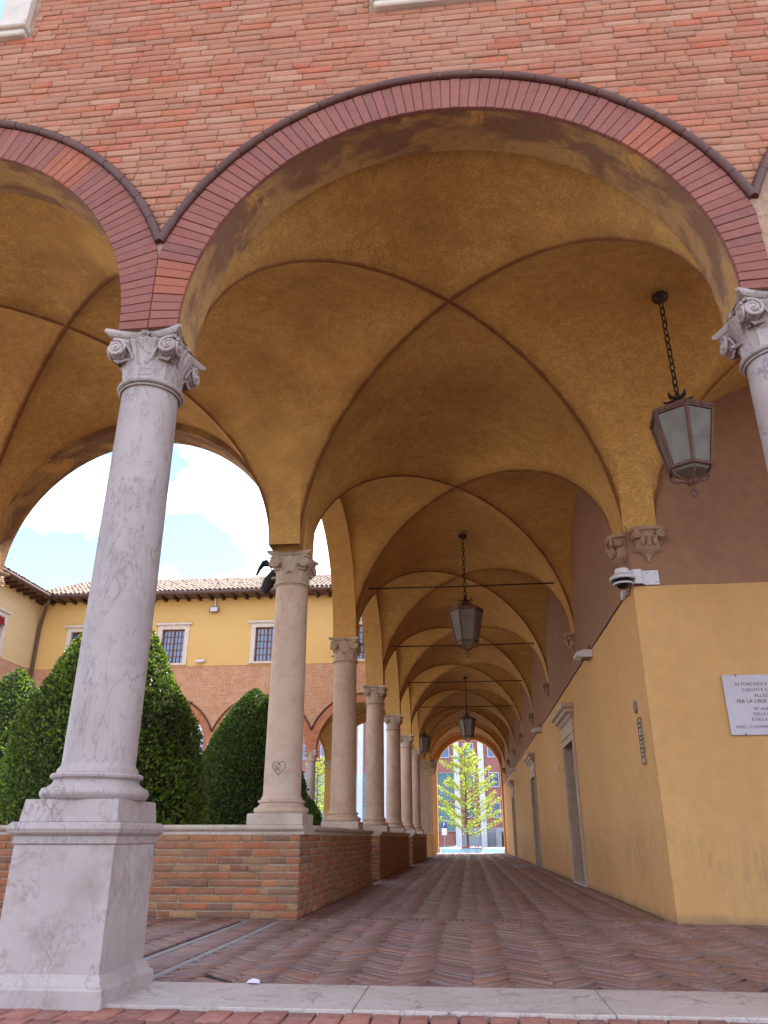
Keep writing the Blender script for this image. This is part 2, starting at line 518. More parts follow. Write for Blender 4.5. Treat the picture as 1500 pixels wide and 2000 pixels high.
# --- bricks: a layout row is (o(3), ex(3), ey(3), n(3), hx, hy, depth)
BF = np.array([(0, 1, 5, 4), (1, 2, 6, 5), (2, 3, 7, 6), (3, 0, 4, 7), (4, 5, 9, 8), (5, 6, 10, 9), (6, 7, 11, 10), (7, 4, 8, 11), (8, 9, 10, 11)])
def brick_np(name, lay, ch=0.004):
    A = np.array([np.concatenate([np.ravel(q) for q in b]) for b in lay], dtype=float)
    o, ex, ey, n = A[:, 0:3], A[:, 3:6], A[:, 6:9], A[:, 9:12]
    hx, hy, dp = A[:, 12:13], A[:, 13:14], A[:, 14:15]
    sg = [(-1, -1), (1, -1), (1, 1), (-1, 1)]
    V = np.zeros((len(A), 12, 3))
    for i, (a, b) in enumerate(sg):
        V[:, i] = o + ex * hx * a + ey * hy * b
        V[:, 4 + i] = V[:, i] + n * (dp - ch)
        V[:, 8 + i] = o + ex * (hx - ch) * a + ey * (hy - ch) * b + n * dp
    V[:, 4:8] += RNG.normal(0, 0.0012, (len(A), 4, 3))
    V[:, 8:12] += RNG.normal(0, 0.0010, (len(A), 4, 3))
    F = (BF[None] + (np.arange(len(A)) * 12)[:, None, None]).reshape(-1, 4)
    return np_mesh(name, V.reshape(-1, 3), F)

_fw = Vector((-math.sin(YAW) * math.cos(PITCH), math.cos(YAW) * math.cos(PITCH), math.sin(PITCH)))
_rt = Vector((math.cos(YAW), math.sin(YAW), 0))
_up = _rt.cross(_fw)
def seen_size(p):
    # rough on-picture scale of a spot, used only to choose which pieces become separate objects
    v = Vector(p) - Vector(CAM_LOC)
    dz = v.dot(_fw)
    if dz < 0.2:
        return 0
    x, y = 1488 * v.dot(_rt) / dz, 1488 * v.dot(_up) / dz
    return 0 if abs(x) > 770 or abs(y) > 1020 else 1.0 / dz

BM = {}
def lay_bricks(parent, name, lay, mat, nobj=300, ch=0.004, stuff_name=None, hide=None):
    sz = [0 if (hide and hide(b[0])) else seen_size(b[0]) for b in lay]
    order = sorted(range(len(lay)), key=lambda i: -sz[i])
    pick = [i for i in order[:nobj] if sz[i] > 0]
    pw = wloc(parent)
    ps = set(pick)
    for i in pick:
        o_, ex, ey, n, hx, hy, dp = lay[i]
        key = (mat, round(hx * 50), round(hy * 200), round(dp * 100), rnd.randrange(3))
        if key not in BM:
            me = brick_np(name, [((0, 0, 0), (1, 0, 0), (0, 1, 0), (0, 0, 1), hx, hy, dp)], ch)
            me.materials.append(MT[mat])
            BM[key] = (me, hx, hy, dp)
        me, bx, by, bd = BM[key]
        ob = bpy.data.objects.new(name, me)
        COL.objects.link(ob)
        ob.parent = parent
        m = Matrix.Identity(4)
        for c in range(3):
            m[c][0], m[c][1], m[c][2] = ex[c] * hx / bx, ey[c] * hy / by, n[c] * dp / bd
            m[c][3] = o_[c] - pw[c]
        ob.matrix_local = m
    rest = [lay[i] for i in range(len(lay)) if i not in ps]
    if rest:
        me = brick_np(stuff_name or name + 'work', rest, ch)
        ob = mkobj(stuff_name or name + 'work', me, mat, parent)
        ob['kind'] = 'stuff'

def course_layout(org, ex, n, length, z0, z1, ch=0.069, jt=0.008, ls=(0.285, 0.14), dep=0.02, gaps=None, jz=0.002, jn=0.003):
    ex, n, org = Vector(ex), Vector(n), Vector(org)
    up = Vector((0, 0, 1))
    rows = max(1, round((z1 - z0) / ch))
    ch = (z1 - z0) / rows
    out = []
    for r in range(rows):
        za = z0 + r * ch
        zm = za + ch / 2
        free = [(0.0, length)]
        if gaps:
            for g0, g1 in gaps(zm):
                nf = []
                for a, b in free:
                    if g1 <= a or g0 >= b:
                        nf.append((a, b))
                    else:
                        if g0 - a > 0.03:
                            nf.append((a, g0))
                        if b - g1 > 0.03:
                            nf.append((g1, b))
                free = nf
        x = -rnd.random() * 0.3
        cuts = []
        while x < length:
            L = rnd.choice([ls[0], ls[0], ls[0], ls[1], ls[1] * 1.4]) * rnd.uniform(0.92, 1.08)
            cuts.append((x, x + L))
            x += L
        for a, b in cuts:
            for fa, fb in free:
                p, q = max(a, fa), min(b, fb)
                if q - p < 0.03:
                    continue
                hx = (q - p - jt) / 2
                if hx < 0.012:
                    continue
                o_ = org + ex * ((p + q) / 2) + up * (zm + rnd.uniform(-jz, jz)) + n * rnd.uniform(-jn, jn)
                tl = rnd.uniform(-0.006, 0.006)
                e2 = (ex + up * tl).normalized()
                out.append((tuple(o_), tuple(e2), tuple((up - ex * tl).normalized()), tuple(n), hx, (ch - jt * rnd.uniform(0.8, 1.3)) / 2, dep + rnd.uniform(-0.003, 0.003)))
    return out

# ---------------------------------------------------------------- dimensions
S = 4.10                       # springing of arches and vaults
BX = 4.28                      # bay spacing along the front
XC = [-8.55, -4.27, 0.01, 4.29]   # bay centres of the front
YF0, YF1 = 4.27, 4.68          # front wall
YS = [9.1, 13.65, 18.4, 23.15, 27.9, 32.65, 37.4, 42.0, 45.4]   # column line along the side walk
XA0, XA1 = -2.32, -1.90        # side arcade thickness
XW = 1.985                       # right wall
YW = 8.62                      # wall end facing the camera
TOP = 10.9
BULGE = 0.13

def arch_wall(fmb, smb, axis, cs, hs, a, b, t0, t1, ztop, z0=S, n=36, faces=(0, 1), under=0.0):
    P = axis if callable(axis) else ((lambda u, z, t: (u, t, z)) if axis == 'x' else (lambda u, z, t: (t, u, z)))
    for c, h_ in zip(cs, hs):
        pts = [(c + a * -math.cos(math.pi * i / n), z0 + b * math.sin(math.pi * i / n)) for i in range(n + 1)]
        for k, t in ((0, t0), (1, t1)):
            if k not in faces:
                continue
            vs, fs = [], []
            for u, z in pts:
                vs += [P(u, z, t), P(u, ztop, t)]
            for i in range(n):
                fs.append((2 * i, 2 * i + 2, 2 * i + 3, 2 * i + 1))
            fmb.add(vs, fs)
            for u0, u1 in ((c - h_, c - a), (c + a, c + h_)):
                fmb.add([P(u0, z0, t), P(u1, z0, t), P(u1, ztop, t), P(u0, ztop, t)], [(0, 1, 2, 3)])
        smb.add([P(u, z, t) for u, z in pts for t in (t0, t1)], [(2 * i, 2 * i + 1, 2 * i + 3, 2 * i + 2) for i in range(n)])
        for u0, u1 in ((c - h_, c - a), (c + a, c + h_)):
            smb.add([P(u0, z0 + under, t0), P(u1, z0 + under, t0), P(u1, z0 + under, t1), P(u0, z0 + under, t1)], [(0, 1, 2, 3)])

def vault_cell(parent, cx, hx, cy_, hy, side, drop, rise=1.94, n=26, mat='vault_plaster'):
    mb = MB()
    mb.uv = []
    rows = []
    for j in range(n + 1):
        row = []
        for k in range(-j, j + 1):
            v, u = math.sin(j / n * math.pi / 2), math.sin(k / n * math.pi / 2)
            t = 0 if v <= abs(u) + 1e-9 else (v - abs(u)) / (1 - abs(u) + 1e-9)
            z = S + math.sqrt(max(0, 1 - u * u)) * (rise - drop * t) + BULGE * (1 - math.exp(-max(0, v - abs(u)) / 0.16)) * (1 - (abs(u) ** 6))
            a, b = {'N': (u, v), 'S': (u, -v), 'E': (v, u), 'W': (-v, u)}[side]
            row.append(len(mb.v))
            mb.v.append((cx + hx * a, cy_ + hy * b, z))
            mb.uv.append((u, v))
        rows.append(row)
    for j in range(1, n + 1):
        A, B = rows[j - 1], rows[j]
        for k in range(len(A) - 1):
            mb.f.append((A[k], A[k + 1], B[k + 2], B[k + 1]))
        mb.f.append((A[0], B[1], B[0]))
        mb.f.append((A[-1], B[-1], B[-2]))
    return mb.build('vault_web', mat, parent, smooth=True)

def vault_band(parent, axis, c, hw, t0, t1, rise=1.94, n=52, mat='vault_plaster'):
    mb = MB()
    mb.uv = []
    for i in range(n + 1):
        u = -math.cos(math.pi * i / n)
        z = S + rise * math.sin(math.pi * i / n) + BULGE * (1 - math.exp(-(1 - abs(u)) / 0.16)) * (1 - (abs(u) ** 6))
        for t in (t0, t1):
            mb.v.append((c + hw * u, t, z) if axis == 'y' else (t, c + hw * u, z))
            mb.uv.append((u * 0.3, 0.9))
    mb.f = [(2 * i, 2 * i + 1, 2 * i + 3, 2 * i + 2) for i in range(n)]
    return mb.build('vault_band', mat, parent, smooth=True)

# ================================================================ GROUND
g = MB().add([(-700, -700, -1.25), (700, -700, -1.25), (700, 900, -1.25), (-700, 900, -1.25)], [(0, 1, 2, 3)]).build('ground', 'asphalt')
tag(g, 'grey street level ground reaching the horizon', 'ground', kind='structure')
g = MB().box(-60, 60, -90, 46.0, -1.24, -0.05).build('terrace', 'piazza_stone')
tag(g, 'raised stone terrace under the cloister and the square', 'terrace', kind='structure')
g = MB().add([(-24, 9.3, -0.03), (-2.2, 9.3, -0.03), (-2.2, 32.6, -0.03), (-24, 32.6, -0.03)], [(0, 1, 2, 3)]).build('courtyard_ground', 'courtyard_gravel')
tag(g, 'pale gravel ground of the courtyard behind the parapet', 'ground', kind='structure')
g = MB()
for i in range(5):
    g.box(-8, 8, 46.0 + 0.33 * i, 46.33 + 0.33 * i, -1.24, -0.22 - 0.2 * i)
tag(g.build('steps', 'grey_slab'), 'grey stone steps down to the street past the end arch', 'steps', kind='structure')

floor = MB().add([(-7.4, 4.7, -0.013), (7.4, 4.7, -0.013), (7.4, 9.5, -0.013), (-7.4, 9.5, -0.013)], [(0, 1, 2, 3)])
floor.add([(-2.3, 9.5, -0.004), (2.1, 9.5, -0.004), (2.1, 45.9, -0.004), (-2.3, 45.9, -0.004)], [(0, 1, 2, 3)])
floor.add([(-19.5, 32.6, -0.018), (-2.3, 32.6, -0.018), (-2.3, 45.9, -0.018), (-19.5, 45.9, -0.018)], [(0, 1, 2, 3)])
floor = floor.build('portico_floor', 'paving_bed')
tag(floor, 'worn herringbone brick floor of the vaulted walk', 'floor', kind='structure')

def herring(x0, x1, y0, y1, w=0.066, n=5, ok=lambda x, y: True, jf=1.0):
    out = []
    q = 1 / math.sqrt(2)
    xm, ym = (x0 + x1) / 2, (y0 + y1) / 2
    N = int((max(x1 - x0, y1 - y0)) / w) + 2 * n
    def put(cx, cy_, a):
        X = (cx - cy_) * q * w + xm
        Y = (cx + cy_) * q * w + ym
        if x0 - .05 < X < x1 + .05 and y0 - .05 < Y < y1 + .05 and ok(X, Y):
            rough = (1.0 if Y < 8.7 else 0.45) + 1.6 * max(0, 1 - abs(Y - 5.05) / 0.5)
            t = a + rnd.gauss(0, 0.008 * rough)
            ex = Vector((math.cos(t), math.sin(t), rnd.gauss(0, 0.006 * rough))).normalized()
            up = Vector((rnd.gauss(0, 0.02 * rough), rnd.gauss(0, 0.02 * rough), 1)).normalized()
            ey = up.cross(ex).normalized()
            nn = ex.cross(ey)
            out.append(((X, Y, -0.05 + rnd.gauss(0, 0.0026 * rough)), tuple(ex), tuple(ey), tuple(nn), n * w / 2 - (0.006 + rnd.random() * 0.003) * jf, w / 2 - (0.006 + rnd.random() * 0.003) * jf, 0.05))
    for j in range(-N, N):
        st = -N + ((j + N) % (2 * n))
        for x in range(st, N, 2 * n):
            put(x + n / 2, j + 0.5, R(45))
    for i in range(-N, N):
        st = -N + ((i + 1 + N) % (2 * n))
        for y in range(st, N, 2 * n):
            put(i + 0.5, y + n / 2, R(135))
    return out
lay = herring(-7.2, 7.2, 4.88, 8.62, ok=lambda x, y: not (-2.26 < x < -1.9 and y < 8.6) and not (x > 2.05 and y > 8.66))
lay += herring(-1.78, 1.98, 8.9, 21.0, jf=0.6)
def floor_hidden(p):
    return p[0] < -1.75 and p[1] < 6.2
lay_bricks(floor, 'brick', lay, 'paving_brick', 300, 0.003, 'brick_paving', floor_hidden)
# far part of the walk: same bricks, joined
me = brick_np('far_brick_paving', herring(-1.78, 1.98, 21.1, 45.6, jf=0.4), 0.003)
o = mkobj('far_brick_paving', me, 'paving_brick', floor)
o['kind'] = 'stuff'
# soldier course across the walk, edge rows and the ladder strip by the corner column
lay = []
for i in range(56):
    x = -1.72 + i * 0.0665
    lay.append(((x, 8.78, -0.05), (0, 1, 0), (-1, 0, 0), (0, 0, 1), 0.115, 0.028, 0.0535 + rnd.uniform(-.002, .002)))
for i in range(130):
    lay.append(((-1.50, 8.98 + i * 0.28, -0.05), (0, 1, 0), (-1, 0, 0), (0, 0, 1), 0.135, 0.027, 0.0535))
for i in range(56):
    y = 4.95 + i * 0.0655
    lay.append(((-2.085, y, -0.05), (1, 0, 0), (0, 1, 0), (0, 0, 1), 0.125, 0.028, 0.053 + rnd.uniform(-.002, .002)))
lay_bricks(floor, 'soldier_brick', lay, 'paving_brick', 130, 0.003, 'soldier_row')
for x in (-2.25, -1.92):
    for k in range(4):
        MB().cbox(x - 0.03, x + 0.03, 4.93 + k * 0.92, 5.83 + k * 0.92 - rnd.random() * 0.04, -0.05, 0.002 + rnd.random() * 0.003, 0.004).build('edge_strip', 'grey_slab', floor)

thr = MB().box(-12, 12, 4.28, 4.86, -0.045, -0.02).build('threshold', 'paving_bed')
tag(thr, 'pale veined marble threshold in front of the herringbone floor', 'threshold', kind='structure')
for a, b in ((-6.4, -4.2), (-4.19, -2.5), (-1.83, -0.592), (-0.588, 0.643), (0.647, 1.78), (2.55, 4.2)):
    MB().cbox(a, b, 4.25, 4.905, -0.04, 0.013 + rnd.uniform(-.001, .001), 0.004).build('slab', 'threshold_marble', thr)
fp = MB().add([(-9, -1.5, -0.03), (9, -1.5, -0.03), (9, 4.28, -0.03), (-9, 4.28, -0.03)], [(0, 1, 2, 3)]).build('front_pavement', 'paving_bed')
tag(fp, 'red brick pavement in front of the marble threshold', 'pavement', kind='structure')
lay = []
for r_ in range(7):
    for i in range(62):
        y = 4.12 - r_ * 0.255
        x = -4.2 + i * 0.135 + (r_ % 2) * 0.067
        lay.append(((x, y, -0.06), (0, 1, 0), (-1, 0, 0), (0, 0, 1), 0.121, 0.061, 0.06 + rnd.gauss(0, .002)))
brickmat('front_paver', ['8b4f45', '95574a', '7f4a44', 'a06152', '87504a'], st=0.5)
lay_bricks(fp, 'brick', lay, 'front_paver', 120, 0.004, 'brick_paving')

# ================================================================ FRONT BUILDING
fb = empty('brick_building', (0, 4.27, 0), 'pink brick front with round arches above the camera, in shade', 'building')
core, soff = MB(), MB()
arch_wall(core, soff, 'x', XC, [BX / 2] * 4, 1.93, 1.93, YF0 + 0.011, YF1, TOP)
core.build('wall', 'mortar', fb)
soff.build('arch_soffit', 'soffit_plaster', fb, smooth=True)
WINS = [(-4.26, 7.39), (0.06, 7.27), (4.29, 7.27)]
def facade_gaps(z):
    gp = []
    for c in XC:
        dz = z - S
        if dz < 2.305:
            w = math.sqrt(2.305 ** 2 - dz * dz) if dz > 0 else 2.305
            gp.append((c - w + 7.0, c + w + 7.0))
    for c, zb in WINS:
        if z > zb:
            gp.append((c - 0.63 + 7.0, c + 0.63 + 7.0))
    return gp
lay = course_layout((-7.0, YF0 + 0.016, 0), (1, 0, 0), (0, -1, 0), 13.2, 4.72, 8.62, gaps=facade_gaps, dep=0.016)
lay_bricks(fb, 'brick', lay, 'facade_brick', 300, 0.004, 'brickwork')
lay2 = course_layout((-7.0, YF0 + 0.016, 0), (1, 0, 0), (0, -1, 0), 13.2, 8.62, TOP, ch=0.14, gaps=facade_gaps, dep=0.015)
o = mkobj('upper_brickwork', brick_np('upper_brickwork', lay2), 'facade_brick', fb)
o['kind'] = 'stuff'
# voussoirs and the clay roll over them
half = BX / 2
vm = {}
for c in XC[1:]:
    nv = 88
    for i in range(nv):
        t0, t1 = math.pi * i / nv, math.pi * (i + 1) / nv
        tm = (t0 + t1) / 2
        def rout(t):
            return min(2.24, (half - 0.003) / max(1e-6, abs(math.cos(t))))
        p = (c + 2.08 * math.cos(tm), YF0, S + 2.08 * math.sin(tm))
        if seen_size(p) == 0 and seen_size((c + 1.95 * math.cos(tm), YF0, S + 1.95 * math.sin(tm))) == 0:
            continue
        jd = rnd.uniform(-0.003, 0.003)
        g_ = 0.0014 + rnd.random() * 0.0012
        vs = []
        for y, ins in ((YF0 + 0.03, 0.0), (YF0 + 0.001 + jd, 0.0), (YF0 - 0.004 + jd, 0.003)):
            for r_, t in ((1.925 + ins, t0), (1.925 + ins, t1), (None, t1), (None, t0)):
                s_ = 1 if t == t0 else -1
                rr = r_ if r_ else rout(t) - ins
                tt = t + s_ * (g_ + ins) / rr
                vs.append((c + rr * math.cos(tt), y, S + rr * math.sin(tt)))
        MB().add(vs, [tuple(q) for q in BF.tolist()]).build('voussoir', 'voussoir_orange' if (c == XC[2] and (19 <= i <= 22 or 80 <= i <= 83)) or (c == XC[1] and 23 <= i <= 27) else 'voussoir_brick', fb)
    rr, a0 = 2.276, math.acos((half - 0.002) / 2.276)
    ns = 22
    for i in range(ns):
        ta = a0 + (math.pi - 2 * a0) * i / ns + 0.0012
        tb = a0 + (math.pi - 2 * a0) * (i + 1) / ns - 0.0012
        pts = [(c + rr * math.cos(ta + (tb - ta) * k / 5), YF0 - 0.008, S + rr * math.sin(ta + (tb - ta) * k / 5)) for k in range(6)]
        if max(seen_size(p) for p in pts) == 0:
            continue
        rad = 0.034 + rnd.uniform(-0.0015, 0.0015)
        MB().tube(pts, [rad * 0.95] + [rad] * 4 + [rad * 0.93], 10).build('roll_moulding', 'moulding_clay', fb, auto=50)
# windows of the front
for c, zb in WINS[:2]:
    w = MB().box(c - 0.58, c - 0.33, YF0 - 0.05, YF0 + 0.2, zb + 0.14, zb + 2.0).box(c + 0.33, c + 0.58, YF0 - 0.05, YF0 + 0.2, zb + 0.14, zb + 2.0)
    w.box(c - 0.6, c + 0.6, YF0 - 0.05, YF0 + 0.2, zb + 2.0, zb + 2.2)
    w = w.build('window', 'frame_stone', fb)
    sm = MB()
    sm.cbox(c - 0.60, c + 0.60, YF0 - 0.09, YF0 + 0.2, zb + 0.05, zb + 0.14, 0.012).cbox(c - 0.585, c + 0.585, YF0 - 0.055, YF0 + 0.2, zb - 0.02, zb + 0.05, 0.012)
    sm.build('sill', 'frame_stone', w)
    MB().box(c - 0.33, c + 0.33, YF0 + 0.0, YF0 + 0.005, zb + 0.14, zb + 2.0).build('pane', 'sky_glass', w)
    MB().box(c - 0.025, c + 0.025, YF0 - 0.021, YF0 - 0.001, zb + 0.14, zb + 2.0).box(c - 0.33, c + 0.33, YF0 - 0.02, YF0 - 0.002, zb + 0.7, zb + 0.74).build('glazing_bar', 'white_metal', w)
# vaults of the front walk
VY0, VY1 = 4.68, 8.6205
VC, VH = (VY0 + VY1) / 2, (VY1 - VY0) / 2
for c in XC[1:]:
    for sd, dr in (('S', 0.06), ('N', 0.0 if c == XC[2] else 0.08), ('E', 0), ('W', 0)):
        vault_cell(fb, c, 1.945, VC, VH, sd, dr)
for c in XC[1:3] + [XC[0]]:
    vault_band(fb, 'x', VC, VH, c + 1.945, c + BX - 1.945)
vault_band(fb, 'x', VC, VH, XC[3] + 1.945, XC[3] + 4.5)
vault_band(fb, 'x', VC, VH, XC[0] - 2.5, XC[0] + 1.945)
# back arcade of the front walk, open to the courtyard
core, soff = MB(), MB()
arch_wall(core, soff, 'x', XC[:2], [BX / 2] * 2, 1.935, 1.90, 8.88, 9.32, TOP, under=0.012)
core.build('back_wall', 'soffit_plaster', fb)
soff.build('arch_soffit', 'soffit_plaster', fb, smooth=True)
vault_band(fb, 'y', XC[1], 1.945, 8.6205, 8.88, 1.88)
MB().box(-11, 13, 4.72, 9.3, 6.45, TOP).build('upper_storey', 'mortar', fb)  # unseen solid above the vaults, added to block the sky
MB().loft([[(-11, 3.7, TOP), (13, 3.7, TOP), (13, 9.9, TOP), (-11, 9.9, TOP)], [(-11, 6.8, 12.6), (13, 6.8, 12.6), (13, 6.9, 12.6), (-11, 6.9, 12.6)]]).build('roof', 'tile_clay', fb)  # unseen plain roof, added for the shade it casts

# ================================================================ SIDE BUILDING
sb = empty('cloister_wing', (2.0, 27, 0), 'long vaulted cloister wing with yellow and brown plaster wall', 'building')
core, soff = MB(), MB()
cs = [(YS[i] + YS[i + 1]) / 2 for i in range(8)]
hs = [(YS[i + 1] - YS[i]) / 2 for i in range(8)]
for c, hh_ in zip(cs, hs):
    arch_wall(core, soff, 'y', [c], [hh_], hh_ - 0.205, 1.80, XA0, XA1, TOP)
core.add([(XA1, 8.874, S), (XA1, 9.1, S), (XA1, 9.1, TOP), (XA1, 8.874, TOP)], [(0, 1, 2, 3)])
core.add([(XA0 - 0.012, 8.874, S + 0.004), (XA1, 8.874, S + 0.004), (XA1, 9.1, S + 0.004), (XA0 - 0.012, 9.1, S + 0.004)], [(0, 1, 2, 3)])
core.add([(XA0 - 0.012, 8.874, S), (XA1, 8.874, S), (XA1, 8.874, TOP), (XA0 - 0.012, 8.874, TOP)], [(0, 1, 2, 3)])
core.build('arcade_wall', 'ochre_pier', sb)
soff.build('arch_soffit', 'ochre_pier', sb, smooth=True)
VCX, VHX = 0.02, 1.965
yprev = 8.6205
for i, (c, hh_) in enumerate(zip(cs, hs)):
    hy = hh_ - 0.2
    vault_band(sb, 'y', VCX, VHX, yprev, c - hy)
    for sd, dr in (('N', 0), ('S', 0), ('E', 0.16), ('W', 0.16)):
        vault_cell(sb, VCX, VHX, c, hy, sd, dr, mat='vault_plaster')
    yprev = c + hy
vault_band(sb, 'y', VCX, VHX, yprev, 45.6)
# end wall with the last arch
core, soff = MB(), MB()
arch_wall(core, soff, 'x', [0.09], [2.4], 1.78, 1.84, 45.2, 45.75, TOP)
core.box(-2.32, -1.69, 45.2, 45.75, 0, S).box(1.87, 2.4, 45.2, 45.75, 0, S)
core.build('end_wall', 'orange_plaster', sb)
soff.build('arch_soffit', 'orange_plaster', sb, smooth=True)
# right wall: doors as (y0, y1)
DOORS = [(14.75, 16.2), (23.7, 25.2), (35.2, 36.6)]
DZ = 2.42
low = MB()
yy = YW
XL = XW - 0.008
for a, b in DOORS + [(45.2, None)]:
    ns_ = max(1, int((a - yy) / 0.22))
    zt_ = [3.42 + rnd.uniform(-0.009, 0.006) for _ in range(ns_ + 1)]
    yk = [yy + (a - yy) * k / ns_ for k in range(ns_ + 1)]
    low.add([(XL, q, z_) for q, zz in zip(yk, zt_) for z_ in (-0.03, zz)], [(2 * k, 2 * k + 2, 2 * k + 3, 2 * k + 1) for k in range(ns_)])
    if b:
        low.add([(XL, a, DZ), (XL, b, DZ), (XL, b, 3.42), (XL, a, 3.42)], [(0, 1, 2, 3)])
        low.add([(XL, a, -0.03), (XW + 0.3, a, -0.03), (XW + 0.3, a, DZ), (XL, a, DZ)], [(0, 1, 2, 3)])
        low.add([(XL, b, -0.03), (XW + 0.3, b, -0.03), (XW + 0.3, b, DZ), (XL, b, DZ)], [(0, 1, 2, 3)])
        low.add([(XL, a, DZ), (XW + 0.3, a, DZ), (XW + 0.3, b, DZ), (XL, b, DZ)], [(0, 1, 2, 3)])
    yy = b
xk = [XL + (11 - XL) * k / 40 for k in range(41)]
low.add([(q, YW - 0.008, z_) for q in xk for z_ in (-0.03, 3.42 + rnd.uniform(-0.008, 0.006))], [(2 * k, 2 * k + 2, 2 * k + 3, 2 * k + 1) for k in range(40)])
low.add([(XL, YW - 0.008, 3.42), (11, YW - 0.008, 3.42), (11, YW + 0.1, 3.42), (XL, YW + 0.1, 3.42)], [(0, 1, 2, 3)])
low.add([(XL, YW - 0.008, 3.42), (XL + 0.1, YW - 0.008, 3.42), (XL + 0.1, 45.2, 3.42), (XL, 45.2, 3.42)], [(0, 1, 2, 3)])
low.add([(XL, YW - 0.008, -0.03), (XL, YW, -0.03), (XL, YW, 3.42), (XL, YW - 0.008, 3.42)], [(0, 1, 2, 3)])
low.build('yellow_wall', 'yellow_plaster', sb)
up = MB()
up.add([(XW, YW, 3.4), (XW, 45.2, 3.4), (XW, 45.2, 6.5), (XW, YW, 6.5)], [(0, 1, 2, 3)])
up.add([(XW, YW, 3.4), (11, YW, 3.4), (11, YW, 6.5), (XW, YW, 6.5)], [(0, 1, 2, 3)])
up.build('brown_wall', 'brown_plaster', sb)
MB().box(2.45, 11, 9.35, 45.1, -0.03, TOP).box(XA0 + 0.01, 2.449, 9.33, 45.19, 6.45, TOP).build('upper_storey', 'courtyard_yellow', sb)  # unseen solid mass of the wing, added to block sun and sky
MB().loft([[(-2.9, 9.9, TOP), (11.5, 9.9, TOP), (11.5, 45.9, TOP), (-2.9, 45.9, TOP)], [(4.2, 14, 12.5), (4.3, 14, 12.5), (4.3, 43, 12.5), (4.2, 43, 12.5)]]).build('roof', 'tile_clay', sb)  # unseen roof added for its shade, ridge kept low for courtyard sun
for k, (a, b) in enumerate(DOORS):
    d_ = MB().box(XW + 0.22, XW + 0.26, a + 0.001, b - 0.001, 0.02, DZ - 0.001).build('door', 'door_wood', sb)
    for y0, y1 in ((a - 0.16, a), (b, b + 0.16)):
        j = MB().loft([[(XL - 0.001, y0, z), (XL - 0.035, y0, z), (XL - 0.035, y0 + 0.05, z), (XL - 0.05, y0 + 0.055, z), (XL - 0.05, y1 - 0.055, z), (XL - 0.035, y1 - 0.05, z), (XL - 0.035, y1, z), (XL - 0.001, y1, z)] for z in (-0.01, DZ)])
        j.build('jamb', 'door_stone', d_)
    j = MB()
    j.box(XL - 0.035, XL - 0.001, a - 0.16, b + 0.16, DZ + 0.001, DZ + 0.12)
    j.box(XL - 0.05, XL - 0.002, a - 0.18, b + 0.18, DZ + 0.121, DZ + 0.16)
    j.box(XL - 0.03, XL - 0.002, a - 0.15, b + 0.15, DZ + 0.161, DZ + 0.36)
    j.build('lintel', 'door_stone', d_)
    j = MB()
    pf = [(0.03, 0.361), (0.07, 0.40), (0.085, 0.44), (0.14, 0.47), (0.15, 0.52), (0.20, 0.55), (0.21, 0.60), (0.20, 0.62)]
    j.loft([[(XL - q, a - 0.13 - q, DZ + z), (XL - 0.001, a - 0.13 - q, DZ + z), (XL - 0.001, b + 0.13 + q, DZ + z), (XL - q, b + 0.13 + q, DZ + z)] for q, z in pf])
    j.build('cornice', 'door_stone', d_)
    MB().cbox(XL - 0.06, XW + 0.22, a + 0.002, b - 0.002, -0.03, 0.02, 0.004).build('doorstep', 'white_stain' if k == 0 else 'grey_slab', d_)
    rv = MB().box(XL + 0.001, XW + 0.215, b - 0.03, b - 0.002, 0.02, DZ - 0.002).box(XL + 0.001, XW + 0.215, a + 0.002, a + 0.03, 0.02, DZ - 0.002)
    rv.build('reveal', 'door_stone', d_)
    bars = MB()
    for z in (0.5, 1.2, 1.9):
        bars.box(XW + 0.20, XW + 0.219, a + 0.1, b - 0.1, z, z + 0.06)
    bars.build('rail', 'dark_wood', d_)

# ---- capitals and corbels
def spiral(mb, c, ax, s, r0=0.068, mir=1):
    # scroll in the plane with outward normal ax (horizontal), s = horizontal in-plane axis
    c, ax, s, z = Vector(c), Vector(ax), Vector(s), Vector((0, 0, 1))
    ring = lambda r, off: [tuple(c + s * (r * math.cos(2 * math.pi * i / 18)) + z * (r * math.sin(2 * math.pi * i / 18)) + ax * off) for i in range(18)]
    mb.loft([ring(r0 * 0.9, -0.09), ring(r0 * 0.96, -0.05), ring(r0 * 0.9, -0.012)])
    pts, rad = [], []
    N = 40
    for i in range(N + 1):
        a = 3.6 * math.pi * i / N
        r = r0 * (1 - 0.82 * i / N)
        pts.append(c + s * (mir * r * math.cos(a + 1.2)) + z * (r * math.sin(a + 1.2)) + ax * (0.004 + 0.010 * i / N))
        rad.append(0.0145 * (1 - 0.45 * i / N))
    mb.tube(pts, rad, 6)
    k = c + ax * 0.016
    mb.sphere(c + ax * 0.012, 0.017, 8, 6)

def flower_mesh(c, ax, s, r=0.055):
    mb = MB()
    c, ax, s, z = Vector(c), Vector(ax), Vector(s), Vector((0, 0, 1))
    for i in range(5):
        a = math.pi / 2 + 2 * math.pi * i / 5
        d_ = s * math.cos(a) + z * math.sin(a)
        e_ = s * -math.sin(a) + z * math.cos(a)
        m = c + d_ * r * 0.55
        vs = [c + ax * 0.01, m + e_ * r * 0.42 + ax * 0.02, c + d_ * r + ax * 0.012, m - e_ * r * 0.42 + ax * 0.02, m + ax * 0.008, c - ax * 0.03, c + d_ * r * 0.9 - ax * 0.03]
        mb.add(vs, [(0, 1, 4), (1, 2, 4), (2, 3, 4), (3, 0, 4), (0, 5, 1), (1, 5, 6), (1, 6, 2), (2, 6, 3), (3, 6, 5), (3, 5, 0)])
    mb.sphere(c + ax * 0.022, r * 0.26, 8, 6)
    return mb

